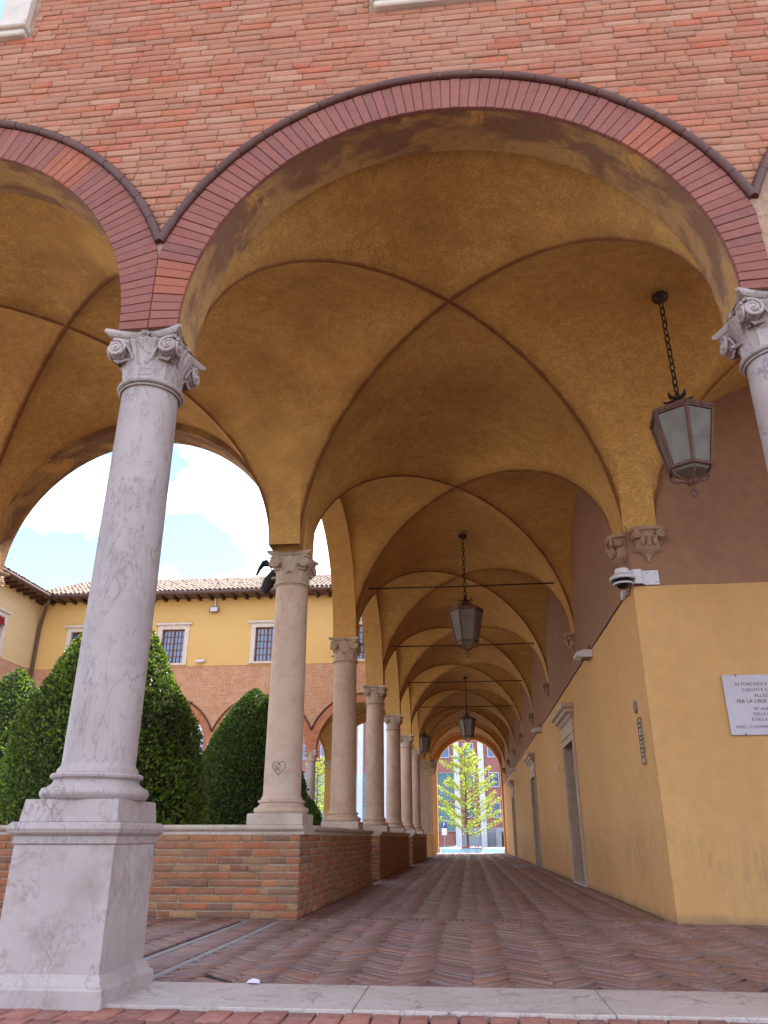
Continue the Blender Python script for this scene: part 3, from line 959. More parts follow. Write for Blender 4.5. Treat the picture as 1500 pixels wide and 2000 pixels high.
def leaf_mesh(ang, r0=0.19, w=0.085, h_=0.20, tip=0.08, lobes=5):
    # acanthus-like leaf hugging the bell
    mb = MB()
    ns, nw = 12, 9
    ca, sa = math.cos(ang), math.sin(ang)
    rows = []
    for i in range(ns + 1):
        t = i / ns
        wd = w * (0.75 + 0.35 * math.sin(math.pi * t) ** 0.7) * (1 - 0.9 * max(0, (t - 0.72) / 0.28) ** 1.5) * (1 + 0.10 * math.sin(t * lobes * 2 * math.pi))
        out = r0 + 0.008 + 0.012 * t + tip * max(0, t - 0.55) ** 2 * 4.0
        zz = 0.02 + h_ * (t if t < 0.82 else 0.82 - (t - 0.82) * 0.75)
        row = []
        for k in range(nw):
            q = k / (nw - 1) * 2 - 1
            rr = out - 0.02 * q * q + 0.007 * math.cos(q * 9)
            th = ang + q * wd / (r0 + 0.03)
            row.append((rr * math.cos(th), rr * math.sin(th), zz + 0.02 * abs(q) * (-1 if t > 0.3 else 0)))
        rows.append(row)
    mb.loft(rows, False, False)
    return mb

FACES = [((0, -1, 0), (1, 0, 0)), ((1, 0, 0), (0, 1, 0)), ((0, 1, 0), (-1, 0, 0)), ((-1, 0, 0), (0, -1, 0))]
def abacus_ring(hc, hm, z, n=7):
    ring = []
    for k in range(4):
        a = k * math.pi / 2
        ca, sa = math.cos(a), math.sin(a)
        for i in range(n):
            q = -1 + 2 * i / (n - 1)
            x = q * (hc - 0.015)
            y = -(hm + (hc - hm) * abs(q) ** 2.0)
            ring.append((x * ca - y * sa, x * sa + y * ca, z))
    return ring
CAPM = {}
def add_capital(parent, zn, mat, style=0, hc=0.285, rn=0.202):
    key = (mat, style)
    if key not in CAPM:
        d_ = {}
        bell = MB()
        fl = 26
        mod = (lambda t, z: 1 + 0.035 * max(0, min(1, (z - 0.12) / 0.15)) * math.cos(fl * t)) if style == 0 else (lambda t, z: 1 + 0.02 * max(0, min(1, (z - 0.2) / 0.1)) * math.cos(12 * t))
        bell.lathe([(rn, 0.0), (rn, 0.03), (rn + 0.004, 0.12), (rn + 0.012, 0.2), (rn + 0.03, 0.27), (rn + 0.055, 0.315), (rn + 0.05, 0.325), (rn, 0.33)], 104, mod=mod)
        bell.torus((0, 0, 0.0), rn + 0.012, 0.02, n=40, m=8)
        bell.torus((0, 0, -0.03), rn + 0.004, 0.009, n=40, m=6)
        d_['capital'] = bell
        ab = MB()
        ab.loft([abacus_ring(hc - 0.05, hm, z) for hm, z in ((0.185, 0.325), (0.19, 0.355))])
        ab.loft([abacus_ring(h1, hm, z) for h1, hm, z in ((hc - 0.03, 0.198, 0.354), (hc - 0.022, 0.205, 0.362), (hc - 0.004, 0.215, 0.374), (hc, 0.218, 0.388), (hc - 0.004, 0.215, 0.399))])
        d_['abacus'] = ab
        vv = []
        for ax, s_ in FACES:
            for m_ in (-1, 1):
                mb = MB()
                c = Vector(ax) * 0.238 + Vector(s_) * (0.19 * m_) + Vector((0, 0, 0.255))
                spiral(mb, c, ax, s_, 0.070, m_)
                # stalk curling up from the bell to the scroll
                p0 = Vector(ax) * (rn + 0.012) + Vector(s_) * (0.07 * m_) + Vector((0, 0, 0.17))
                p1 = Vector(ax) * (rn + 0.02) + Vector(s_) * (0.085 * m_) + Vector((0, 0, 0.24))
                p2 = Vector(ax) * 0.228 + Vector(s_) * (0.15 * m_) + Vector((0, 0, 0.325))
                p3 = c + Vector((0, 0, 0.06)) + Vector(ax) * 0.004
                P_ = [((1 - t) ** 3) * p0 + 3 * t * (1 - t) ** 2 * p1 + 3 * t * t * (1 - t) * p2 + t ** 3 * p3 for t in [i / 10 for i in range(11)]]
                mb.tube(P_, [0.006 + 0.008 * i / 10 for i in range(11)], 6)
                vv.append(mb)
        d_['volute'] = vv
        d_['flower'] = [flower_mesh(Vector(ax) * 0.222 + Vector((0, 0, 0.365)), ax, s_, 0.048) for ax, s_ in FACES]
        ll = []
        for k in range(4):
            ll.append(leaf_mesh(math.pi / 4 + k * math.pi / 2, rn, 0.10, 0.22, 0.09))
        if style == 1:
            for k in range(4):
                ll.append(leaf_mesh(k * math.pi / 2, rn, 0.075, 0.15, 0.07))
        d_['leaf'] = ll
        out = {}
        for k, v in d_.items():
            L = v if isinstance(v, list) else [v]
            mm_ = []
            for mb in L:
                me = bpy.data.meshes.new(k)
                me.from_pydata(mb.v, [], mb.f)
                me.materials.append(MT[mat])
                me.polygons.foreach_set('use_smooth', [True] * len(me.polygons))
                me.set_sharp_from_angle(angle=R(42))
                mm_.append(me)
            out[k] = mm_
        CAPM[key] = out
    d_ = CAPM[key]
    cap = bpy.data.objects.new('capital', d_['capital'][0])
    COL.objects.link(cap)
    cap.parent = parent
    cap.location = (0, 0, zn)
    for k in ('abacus', 'volute', 'flower', 'leaf'):
        for me in d_[k]:
            o_ = bpy.data.objects.new(k, me)
            COL.objects.link(o_)
            o_.parent = cap
    return cap

def shaft_base(t, z0, zt, mat, r0=0.205, r1=0.186, n=48):
    MB().lathe([(r0 + 0.075, z0), (r0 + 0.092, z0 + 0.02), (r0 + 0.095, z0 + 0.04), (r0 + 0.085, z0 + 0.062), (r0 + 0.062, z0 + 0.066), (r0 + 0.055, z0 + 0.075), (r0 + 0.036, z0 + 0.088), (r0 + 0.03, z0 + 0.105), (r0 + 0.034, z0 + 0.112),
                (r0 + 0.05, z0 + 0.118), (r0 + 0.053, z0 + 0.13), (r0 + 0.045, z0 + 0.142), (r0 + 0.022, z0 + 0.144)], n).build('base', mat, t, world=False, auto=40)
    pr = [(r0 + 0.02, z0 + 0.145), (r0 + 0.02, z0 + 0.165), (r0 + 0.004, z0 + 0.185)]
    for i in range(13):
        q = i / 12
        pr.append((r0 + (r1 - r0) * q ** 1.4, z0 + 0.20 + (zt - z0 - 0.22) * q))
    pr.append((r1, zt))
    MB().lathe(pr, n).build('shaft', mat, t, world=False, auto=40)

def front_column(x, label, style):
    t = empty('marble_column', (x, 4.52, -0.02), label, 'column', 'marble columns carrying the brick front')
    MB().sq([(0.335, 0.0), (0.335, 0.095), (0.33, 0.105), (0.315, 0.113), (0.306, 0.14), (0.292, 0.155), (0.287, 0.16)]).build('plinth', 'pedestal_marble', t, world=False)
    MB().sq([(0.285, 0.1605), (0.281, 0.755)]).build('pedestal', 'pedestal_marble', t, world=False)
    MB().sq([(0.284, 0.756), (0.29, 0.762), (0.29, 0.80), (0.302, 0.803), (0.314, 0.815), (0.319, 0.835), (0.314, 0.855), (0.302, 0.868), (0.272, 0.87)]).build('cornice', 'veined_marble', t, world=False)
    MB().sq([(0.278, 0.871), (0.268, 0.965), (0.266, 0.985)]).build('sub_plinth', 'veined_marble', t, world=False)
    shaft_base(t, 0.986, S - 0.40 + 0.02, 'veined_marble', 0.207, 0.195)
    add_capital(t, S - 0.40 + 0.02, 'veined_marble', style)
    return t
front_column(-2.155, 'tall veined grey marble column on a square pedestal, nearest at left', 0)
front_column(2.17, 'pale marble column with carved leaf capital cut off by the right edge', 1)

PT = 0.90
def walk_column(y, label, broken=False):
    t = empty('stone_column', (-2.11, y, PT), label, 'column', 'columns along the courtyard parapet')
    MB().sq([(0.31, 0.001), (0.31, 0.10), (0.30, 0.115)]).build('plinth', 'coping_stone', t, world=False)
    shaft_base(t, 0.116, S - 0.40 - PT, 'shaft_stone', 0.216, 0.201)
    add_capital(t, S - 0.40 - PT, 'capital_stone', 1 if y < 14 else 0)
    return t
ORD = ['first', 'second', 'third', 'fourth', 'fifth', 'sixth']
LB = ['pinkish stone column with a drawn heart at the parapet corner',
      'second stone column on the parapet beyond the one with the heart',
      'third stone column along the parapet, beside the first gap',
      'fourth stone column along the parapet counting from the heart column',
      'fifth stone column along the parapet, thin with distance',
      'sixth stone column along the parapet, beside a far hanging lantern']
colA = None
for i in range(6):
    t = walk_column(YS[i], LB[i])
    if i == 0:
        colA = t
t = walk_column(YS[0], 'stone column whose capital just shows at the left edge of the picture')
t.location.x = -6.41
# heart graffiti on the corner column
def on_shaft(a, z, r=0.2165):
    return (r * math.sin(a), -r * math.cos(a), z)
pts = []
for i in range(41):
    q = 2 * math.pi * i / 40
    hx_ = 16 * math.sin(q) ** 3
    hz_ = 13 * math.cos(q) - 5 * math.cos(2 * q) - 2 * math.cos(3 * q) - math.cos(4 * q)
    pts.append(on_shaft(hx_ * 0.022 - 0.02, 0.60 + hz_ * 0.0054))
hm = MB().tube(pts, 0.0034, 5)
hm.tube([on_shaft(-0.02 + a, 0.60 + z) for a, z in ((-0.17, 0.035), (-0.18, 0.0), (-0.15, -0.03), (-0.10, -0.03), (-0.07, 0.0), (-0.065, 0.03), (-0.06, 0.0), (-0.02, -0.03), (0.04, -0.03), (0.08, 0.0), (0.07, 0.03), (0.03, 0.035))], 0.0034, 5)
hm.build('heart_drawing', 'graffiti_ink', colA, world=False)

def pillar(y, label):
    t = empty('plaster_pillar', (-2.0, y, 0), label, 'pillar', 'plaster pillars at the far end of the walk')
    MB().sq([(0.32, -0.02), (0.32, 0.86), (0.30, 0.90)]).build('pedestal', 'orange_plaster', t, world=False)
    MB().sq([(0.27, 0.901), (0.27, 0.95), (0.24, 0.99), (0.215, 1.0), (0.21, 3.72)]).build('shaft', 'shaft_stone', t, world=False)
    MB().sq([(0.21, 3.7205), (0.24, 3.74), (0.24, 3.77), (0.22, 3.80), (0.22, 3.90), (0.27, 3.97), (0.28, 4.0), (0.28, 4.095)]).build('capital', 'capital_stone', t, world=False)
pillar(YS[6], 'square plaster pillar next after the last round column')
pillar(YS[7], 'square plaster pillar just before the bright end arch')

def corbel(y, x, face, k_=1.0):
    # bracket capital on the wall; face 'y' looks to -Y, 'x' looks to -X
    ax, s_ = (Vector((0, -1, 0)), Vector((1, 0, 0))) if face == 'y' else (Vector((-1, 0, 0)), Vector((0, -1, 0)))
    c = Vector((x, y, 0))
    Zv = Vector((0, 0, 1))
    mb = MB()
    def sec(hw, dp, z, n=10):
        ring = [c + s_ * hw + Zv * z - ax * 0.02]
        for i in range(n + 1):
            a = math.pi * i / n
            ring.append(c + s_ * (hw * math.cos(a)) + ax * (dp * math.sin(a) ** 0.6) + Zv * z)
        ring.append(c - s_ * hw + Zv * z - ax * 0.02)
        return [tuple(p) for p in ring]
    prof = [(0.012, 0.02, -0.36), (0.022, 0.03, -0.345), (0.012, 0.022, -0.33), (0.03, 0.03, -0.30), (0.08, 0.07, -0.26), (0.145, 0.11, -0.235), (0.15, 0.115, -0.225), (0.12, 0.10, -0.215), (0.12, 0.10, -0.13), (0.13, 0.115, -0.07), (0.15, 0.13, -0.045)]
    mb.loft([sec(*p) for p in prof])
    o_ = mb.build('corbel', 'corbel_stone', sb, auto=45)
    ab = MB()
    ab.loft([sec(0.15, 0.15, -0.044), sec(0.175, 0.165, -0.03), sec(0.18, 0.17, -0.002)])
    ab.build('abacus', 'corbel_stone', o_, auto=45)
    for m_ in (-1, 1):
        v = MB()
        spiral(v, c + s_ * (0.125 * m_) + ax * 0.13 + Zv * -0.085, ax, s_, 0.042, m_)
        v.build('volute', 'corbel_stone', o_, auto=45)
    lf = MB()
    for q in (-0.06, 0.0, 0.06):
        p0 = c + s_ * q + ax * 0.10 + Zv * -0.2
        lf.tube([p0, p0 + Zv * 0.05 + ax * 0.012, p0 + Zv * 0.09 + ax * 0.03 + s_ * q * 0.3, p0 + Zv * 0.085 + ax * 0.05 + s_ * q * 0.4], [0.02, 0.024, 0.018, 0.008], 7)
    lf.sphere(c + ax * 0.11 + Zv * -0.18, 0.03, 10, 8)
    lf.build('carving', 'corbel_stone', o_, smooth=True)
    for v in [o_] + list(o_.children):
        for vert in v.data.vertices:
            vert.co = c + (vert.co - c) * k_ + Zv * S
corbel(YW, 2.2, 'y', 1.12)
corbel(YW + 0.26, XW, 'x', 1.2)
for y in YS[1:8]:
    corbel(y, XW, 'x')
# child meshes were placed by world coordinates
# ================================================================ PARAPETS
def parapet(name, label, x0, x1, y0, y1, faces, nobj=300):
    t = empty(name, ((x0 + x1) / 2, (y0 + y1) / 2, 0), label, 'wall', 'low brick parapets around the courtyard')
    e = 0.011
    MB().box(x0 + e, x1 - e, y0 + e, y1 - e, -0.03, 0.80).build('core', 'parapet_mortar', t)
    lay = []
    for f in faces:
        if f == 'S':
            lay += course_layout((x0, y0 + 0.016, 0), (1, 0, 0), (0, -1, 0), x1 - x0, -0.01, 0.80, ch=0.0735, jt=0.013, dep=0.016, jn=0.004, ls=(0.28, 0.135))
        if f == 'E':
            lay += course_layout((x1 - 0.016, y0 + 0.003, 0), (0, 1, 0), (1, 0, 0), y1 - y0 - 0.003, -0.01, 0.80, ch=0.0735, jt=0.013, dep=0.016, jn=0.004, ls=(0.28, 0.135))
        if f == 'N':
            lay += course_layout((x1, y1 - 0.016, 0), (-1, 0, 0), (0, 1, 0), x1 - x0, -0.01, 0.80, ch=0.0735, jt=0.013, dep=0.016)
        if f == 'W':
            lay += course_layout((x0 + 0.016, y1, 0), (0, -1, 0), (-1, 0, 0), y1 - y0, -0.01, 0.80, ch=0.0735, jt=0.013, dep=0.016)
    hid = (lambda p: p[1] < 8.8 and -3.2 < p[0] < -2.95) if 'S' in faces and len(faces) < 3 else None
    lay_bricks(t, 'brick', lay, 'parapet_brick', nobj, 0.005, 'brickwork')
    # moulded coping in lengths
    horiz = (x1 - x0) > (y1 - y0)
    a, b = (x0, x1) if horiz else (y0, y1)
    u = a
    while u < b - 0.05:
        v = min(b, u + 1.05 + rnd.uniform(-0.15, 0.2))
        if b - v < 0.35:
            v = b
        mb = MB()
        q0, q1 = u - (0.03 if u == a else -0.002), v + (0.03 if v == b else -0.002)
        pf = [(-0.005, 0.801), (-0.002, 0.832), (0.012, 0.836), (0.03, 0.85), (0.038, 0.866), (0.036, 0.882), (0.024, 0.895), (0.01, 0.90 - rnd.random() * 0.002)]
        rings = []
        for w_, z in pf:
            if horiz:
                rings.append([(q0, y0 - w_, z), (q1, y0 - w_, z), (q1, y1 + w_, z), (q0, y1 + w_, z)])
            else:
                rings.append([(x0 - w_, q0, z), (x1 + w_, q0, z), (x1 + w_, q1, z), (x0 - w_, q1, z)])
        mb.loft(rings).build('coping_stone', 'coping_stone', t)
        u = v
    return t
PX0, PX1 = -2.42, -1.80
parapet('parapet_wall', 'low brick parapet facing the camera, from the pedestal to the heart column corner', -7.0, PX1, 8.74, 9.36, 'SE')
parapet('parapet_wall', 'low brick parapet running back along the walk under the second column', PX0, PX1, 9.365, 15.25, 'EN')
parapet('parapet_wall', 'low brick parapet between the two gaps, under third and fourth columns', PX0, PX1, 16.7, 24.8, 'SEN')
parapet('parapet_wall', 'farthest low brick parapet, past the second gap', PX0, PX1, 26.4, 35.0, 'SE')

# ================================================================ TIE RODS
for i, nm in zip(range(1, 5), ('nearest', 'second', 'third', 'farthest')):
    y = YS[i]
    mb = MB().tube([(-1.86, y, 5.08), (0.05, y, 5.065), (1.96, y, 5.08)], 0.014, 8)
    for x in (-1.80, 1.90):
        mb.tube([(x - 0.02, y, 5.08), (x + 0.02, y, 5.08)], 0.032, 8)
    o = mb.build('tie_rod', 'iron', smooth=True)
    tag(o, nm + ' iron tie rod spanning the vaulted walk', 'tie rod', 'iron tie rods under the vaults')

# ================================================================ LANTERNS
def lantern(loc, label, drop=0.0, rz=0.0, sc=1.0):
    t = empty('hanging_lantern', loc, label, 'lantern', 'hanging lanterns of the cloister', rz)
    t.scale = (sc, sc, sc)
    def hexr(r, z):
        return [(r * math.cos(math.pi / 3 * i), r * math.sin(math.pi / 3 * i), z) for i in range(6)]
    MB().lathe([(0.02, -0.075), (0.03, -0.06), (0.075, -0.045), (0.085, -0.03), (0.085, 0.01)], 20).build('ceiling_rose', 'iron', t, world=False, auto=40)
    nl = 13
    z = -0.07
    L = 1.13 / nl
    link = MB()
    pts = []
    for i in range(16):
        a = 2 * math.pi * i / 16
        pts.append((0.024 * math.cos(a), 0, 0.040 * math.sin(a) + (0.012 if math.sin(a) > 0 else -0.012)))
    pts.append(pts[0])
    link.tube(pts, 0.0085, 6, False)
    me = None
    for i in range(nl):
        zz = -0.07 - L * (i + 0.5)
        if me is None:
            lo = link.build('chain_link', 'iron', t, world=False, smooth=True)
            me = lo.data
        else:
            lo = bpy.data.objects.new('chain_link', me)
            COL.objects.link(lo)
            lo.parent = t
        lo.location = (0, 0, zz)
        lo.rotation_euler = (0, 0, (R(90) if i % 2 else 0) + 0.15)
    MB().lathe([(0.012, -1.34), (0.045, -1.325), (0.04, -1.29), (0.022, -1.26), (0.035, -1.24), (0.02, -1.215), (0.012, -1.18)], 14).build('finial', 'iron', t, world=False, auto=45)
    for i in range(6):
        a = math.pi / 3 * i + 0.3
        dx, dy = math.cos(a), math.sin(a)
        P_ = [(dx * r_, dy * r_, z_) for r_, z_ in ((0.02, -1.30), (0.05, -1.285), (0.10, -1.30), (0.14, -1.285), (0.155, -1.25))]
        mb = MB()
        rows = []
        for (x, y, z_), w_ in zip(P_, (0.012, 0.025, 0.03, 0.02, 0.004)):
            rows.append([(x - dy * w_, y + dx * w_, z_), (x, y, z_ + 0.006), (x + dy * w_, y - dx * w_, z_), (x, y, z_ - 0.004)])
        mb.loft(rows).build('crown_leaf', 'iron', t, world=False, smooth=True)
    rt, rb, zt, zb = 0.305, 0.20, -1.50, -2.06
    MB().loft([hexr(0.05, -1.31), hexr(0.075, -1.34), hexr(0.30, -1.45), hexr(0.325, -1.455), hexr(0.33, -1.49), hexr(0.31, -1.502)]).build('cap', 'lantern_copper', t, world=False)
    fr = MB()
    T_, B_ = hexr(rt, zt), hexr(rb, zb)
    for i in range(6):
        fr.tube([T_[i], B_[i]], 0.019, 4)
        fr.tube([T_[i], T_[(i + 1) % 6]], 0.017, 4)
        fr.tube([B_[i], B_[(i + 1) % 6]], 0.022, 4)
    fr.build('frame', 'lantern_copper', t, world=False)
    for i in range(6):
        j = (i + 1) % 6
        V_ = [Vector(T_[i]), Vector(T_[j]), Vector(B_[j]), Vector(B_[i])]
        ctr = sum(V_, Vector()) / 4
        nrm = (V_[1] - V_[0]).cross(V_[3] - V_[0]).normalized()
        if nrm.dot(Vector((ctr.x, ctr.y, 0))) < 0:
            nrm = -nrm
        vs = [v + (ctr - v) * 0.06 - nrm * 0.004 for v in V_] + [v + (ctr - v) * 0.06 - nrm * 0.010 for v in V_]
        MB().add(vs, [(0, 1, 2, 3), (7, 6, 5, 4), (0, 4, 5, 1), (1, 5, 6, 2), (2, 6, 7, 3), (3, 7, 4, 0)]).build('pane', 'lantern_glass', t, world=False)
    MB().loft([hexr(0.165, -2.10), hexr(0.185, -2.066)]).build('bottom_pane', 'lantern_glass', t, world=False)
    for i in range(6):
        a = math.pi / 3 * i
        dx, dy = math.cos(a), math.sin(a)
        MB().tube([(dx * r_, dy * r_, z_) for r_, z_ in ((0.195, -2.07), (0.205, -2.11), (0.17, -2.155), (0.09, -2.175), (0.03, -2.21), (0.008, -2.225))], 0.011, 6).build('bracket', 'lantern_copper', t, world=False, smooth=True)
    MB().lathe([(0.008, -2.275), (0.022, -2.255), (0.012, -2.235), (0.026, -2.22), (0.015, -2.195)], 12).torus((0, 0, -2.312), 0.036, 0.009, (0, 1, 0), 18, 6).build('ring', 'lantern_copper', t, world=False, smooth=True)
    return t
lantern((2.26, 6.86, S + 1.995), 'large copper lantern at upper right, in front of the brown wall', rz=0.42)
lantern((0.1, YS[1] + 0.05, S + 1.995), 'copper lantern hanging mid walk from the second vault', rz=0.10)
lantern((0.08, YS[4] - 0.1, S + 1.995), 'small looking far lantern hanging before the end arch', rz=0.10)
lantern((-1.83, 35.1, 6.35), 'dark far lantern half behind the sixth parapet column', rz=0.3)

lantern((-1.93, 43.7, 6.1), 'tiny far lantern beside the bright end arch', rz=0.1)
# ================================================================ THINGS ON THE RIGHT WALL
# dome camera on its bent bracket
t = empty('security_camera', (2.03, YW, 3.42), 'white dome security camera on a bent bracket at the wall corner', 'camera')
mb = MB()
pth = [(2.28, YW - 0.010), (2.12, YW - 0.010), (2.07, YW - 0.075), (1.99, YW - 0.075), (1.93, YW - 0.02)]
for (xa, ya), (xb, yb) in zip(pth[:-1], pth[1:]):
    mb.add([(xa, ya, 3.43), (xb, yb, 3.43), (xb, yb, 3.60), (xa, ya, 3.60), (xa, ya - 0.006, 3.43), (xb, yb - 0.006, 3.43), (xb, yb - 0.006, 3.60), (xa, ya - 0.006, 3.60)],
           [(0, 1, 2, 3), (7, 6, 5, 4), (0, 4, 5, 1), (3, 2, 6, 7), (1, 5, 6, 2), (0, 3, 7, 4)])
mb.build('bracket', 'white_metal', t)
for x, z in ((2.15, 3.46), (2.25, 3.46), (2.15, 3.57), (2.25, 3.57)):
    MB().tube([(x, YW - 0.014, z), (x, YW - 0.022, z)], 0.008, 6).build('bolt', 'pole_grey', t)
cx_, cy0 = 1.865, YW - 0.06
MB().lathe([(0.135, 0.0), (0.148, 0.01), (0.15, 0.025), (0.135, 0.04), (0.10, 0.065), (0.085, 0.075), (0.078, 0.13), (0.06, 0.14)], 32, (cx_, cy0, 3.475)).build('housing', 'white_metal', t, auto=35)
MB().lathe([(0.10, -0.045), (0.125, -0.02), (0.132, 0.0)], 32, (cx_, cy0, 3.474)).build('collar', 'black_gloss', t, auto=35)
MB().torus((cx_, cy0, 3.43), 0.105, 0.012, n=32).build('rim', 'white_metal', t, smooth=True)
MB().sphere((cx_, cy0, 3.435), 0.085, 24, 12, sz=0.75).build('dome', 'black_gloss', t, smooth=True)
MB().box(cx_ + 0.06, cx_ + 0.10, cy0 - 0.02, cy0 + 0.02, 3.50, 3.58).build('arm', 'white_metal', t)
o = MB().tube([(1.96, YW + 0.02, 3.42), (1.955, YW + 0.15, 3.36), (1.965, YW + 0.3, 3.40), (1.975, YW + 0.6, 3.44), (1.975, 12.0, 3.445), (1.975, 19.0, 3.44), (1.975, 26.0, 3.45)], 0.006, 6).build('cable', 'black_rubber', smooth=True)
tag(o, 'dark cable running along the top edge of the yellow plaster', 'cable')
o = MB().cbox(1.935, 1.999, 9.02, 9.12, 3.40, 3.50, 0.006).build('junction_box', 'white_metal')
tag(o, 'small white junction box just behind the dome camera', 'box')

def wall_lamp(y, label):
    t = empty('wall_lamp', (XL, y, 3.36), label, 'lamp', 'white wedge lamps on the yellow wall')
    mb = MB()
    pr = [(0.0, -0.055), (-0.16, -0.055), (-0.24, -0.025), (-0.25, 0.0), (-0.22, 0.03), (-0.12, 0.06), (0.0, 0.06)]
    rings = []
    for yy_, k in ((-0.16, 0.9), (-0.15, 1.0), (0.15, 1.0), (0.16, 0.9)):
        rings.append([(x * k - 0.002, yy_, z * k) for x, z in pr])
    mb.loft(rings).build('housing', 'white_metal', t, world=False)
    MB().box(-0.15, -0.02, -0.12, 0.12, -0.0605, -0.056).build('lens', 'lantern_glass', t, world=False)
    MB().tube([(-0.02, 0.0, 0.06), (-0.02, 0.03, 0.12), (0.0, 0.02, 0.17)], 0.010, 6).build('cable_stub', 'black_rubber', t, world=False)
wall_lamp(11.95, 'nearest white wedge lamp on top of the yellow wall')
wall_lamp(20.9, 'second white wedge lamp on the yellow wall, past the first door')
wall_lamp(33.5, 'farthest white wedge lamp on the yellow wall')

# marble plaque with inscription
def text_mesh(body, size, ext=0.001, align='LEFT'):
    cu = bpy.data.curves.new('txt', 'FONT')
    cu.body = body
    cu.size = size
    cu.extrude = ext
    cu.align_x = align
    cu.resolution_u = 2
    ob = bpy.data.objects.new('txt', cu)
    COL.objects.link(ob)
    bpy.context.view_layer.update()
    me = bpy.data.meshes.new_from_object(ob.evaluated_get(bpy.context.evaluated_depsgraph_get()))
    bpy.data.objects.remove(ob, do_unlink=True)
    return me
t = empty('memorial_plaque', (3.3, YW, 1.75), 'pale marble memorial plaque with carved inscription on the right wall', 'plaque')
MB().cbox(2.775, 3.85, YW - 0.035, YW - 0.012, 1.755, 2.385, 0.004).build('slab', 'plaque_marble', t)
for x in (2.92, 3.7):
    for z in (1.762, 2.378):
        MB().sphere((x, YW - 0.036, z), 0.013, 10, 6, sy=0.6).build('stud', 'pole_grey', t, smooth=True)
def line(body, x, z, size, wx=1.0):
    me = text_mesh(body, size)
    o_ = mkobj('inscription', me, 'letter_ink', t)
    o_.location = Vector((x, YW - 0.0355, z)) - wloc(t)
    o_.rotation_euler = (R(90), 0, 0)
    o_.scale = (wx, 1, 1)
for b, x, z, sz in (('AI FORLIVESI E', 2.895, 2.265, 0.052), ('CADUTI E CO', 2.955, 2.205, 0.05), ("ALL'ES", 3.075, 2.145, 0.05), ('PER LA LIBER', 2.885, 2.085, 0.054),
                    ('50° ANN', 3.045, 2.01, 0.042), ('DELLA D', 3.03, 1.955, 0.045), ('E DELLA', 3.005, 1.90, 0.045), ('FORLÌ, 12 NOVEMBRE', 2.835, 1.825, 0.040)):
    line(b, x, z, sz)
# shield and narrow notice on the side face
t = empty('shield_plaque', (XL, 9.22, 2.10), 'small grey shield shaped plaque above the narrow notice', 'plaque')
ring = [(0.0, -0.075), (0.05, -0.045), (0.06, 0.03), (0.05, 0.06), (0.0, 0.075), (-0.05, 0.06), (-0.06, 0.03), (-0.05, -0.045)]
MB().loft([[(XL - q, 9.22 + a * k, 2.155 + b * k) for a, b in ring] for q, k in ((0.001, 1.0), (0.02, 1.0), (0.028, 0.85))]).build('plate', 'shield_bronze', t)
MB().sphere((XL - 0.028, 9.22, 2.165), 0.025, 10, 6, sx=0.4).build('boss', 'shield_bronze', t, smooth=True)
t = empty('notice_board', (XL, 9.1, 1.52), 'narrow upright notice with lettering on the yellow side wall', 'notice')
MB().cbox(XL - 0.014, XL - 0.001, 9.02, 9.20, 1.52, 2.02, 0.003).build('panel', 'notice_metal', t)
mb = MB()
for y0, y1, z0, z1 in ((9.02, 9.2, 1.52, 1.532), (9.02, 9.2, 2.008, 2.02), (9.02, 9.032, 1.532, 2.008), (9.188, 9.2, 1.532, 2.008)):
    mb.box(XL - 0.021, XL - 0.0142, y0, y1, z0, z1)
mb.build('rim', 'notice_rim', t)
mb = MB()
for i in range(9):
    z = 1.96 - i * 0.045
    w_ = 0.06 + 0.03 * math.sin(i * 2.3)
    q = 9.11 - w_ * 0.8
    while q < 9.11 + w_ * 0.8:
        l_ = rnd.uniform(0.008, 0.02)
        mb.box(XL - 0.0165, XL - 0.0141, q, q + l_, z - 0.012, z + (0.008 if i else 0.014))
        q += l_ + 0.006
mb.build('lettering', 'letter_ink', t)
o = MB().cbox(XL - 0.035, XL - 0.001, 17.62, 17.70, 2.08, 2.22, 0.008).build('door_bell', 'white_metal')
tag(o, 'small white bell box on the yellow wall beside the first door', 'bell box')
o = MB().cbox(1.25, 1.93, 23.6, 25.3, -0.01, 0.03, 0.008).build('ramp_plate', 'grey_slab')
tag(o, 'flat grey ramp plate on the floor at the second door', 'ramp')
mb = MB()
vs = [(-1.285, 4.88, 0.016), (-1.245, 4.86, 0.022), (-1.205, 4.875, 0.017), (-1.215, 4.91, 0.03), (-1.255, 4.92, 0.036), (-1.28, 4.905, 0.026), (-1.245, 4.89, 0.014)]
mb.add(vs + [(x, y, z - 0.002) for x, y, z in vs], [(0, 1, 6), (1, 2, 6), (2, 3, 6), (3, 4, 6), (4, 5, 6), (5, 0, 6), (8, 7, 13), (9, 8, 13), (10, 9, 13), (11, 10, 13), (12, 11, 13), (7, 12, 13)])
tag(mb.build('paper_scrap', 'paper'), 'crumpled white paper scrap beside the marble threshold', 'litter')

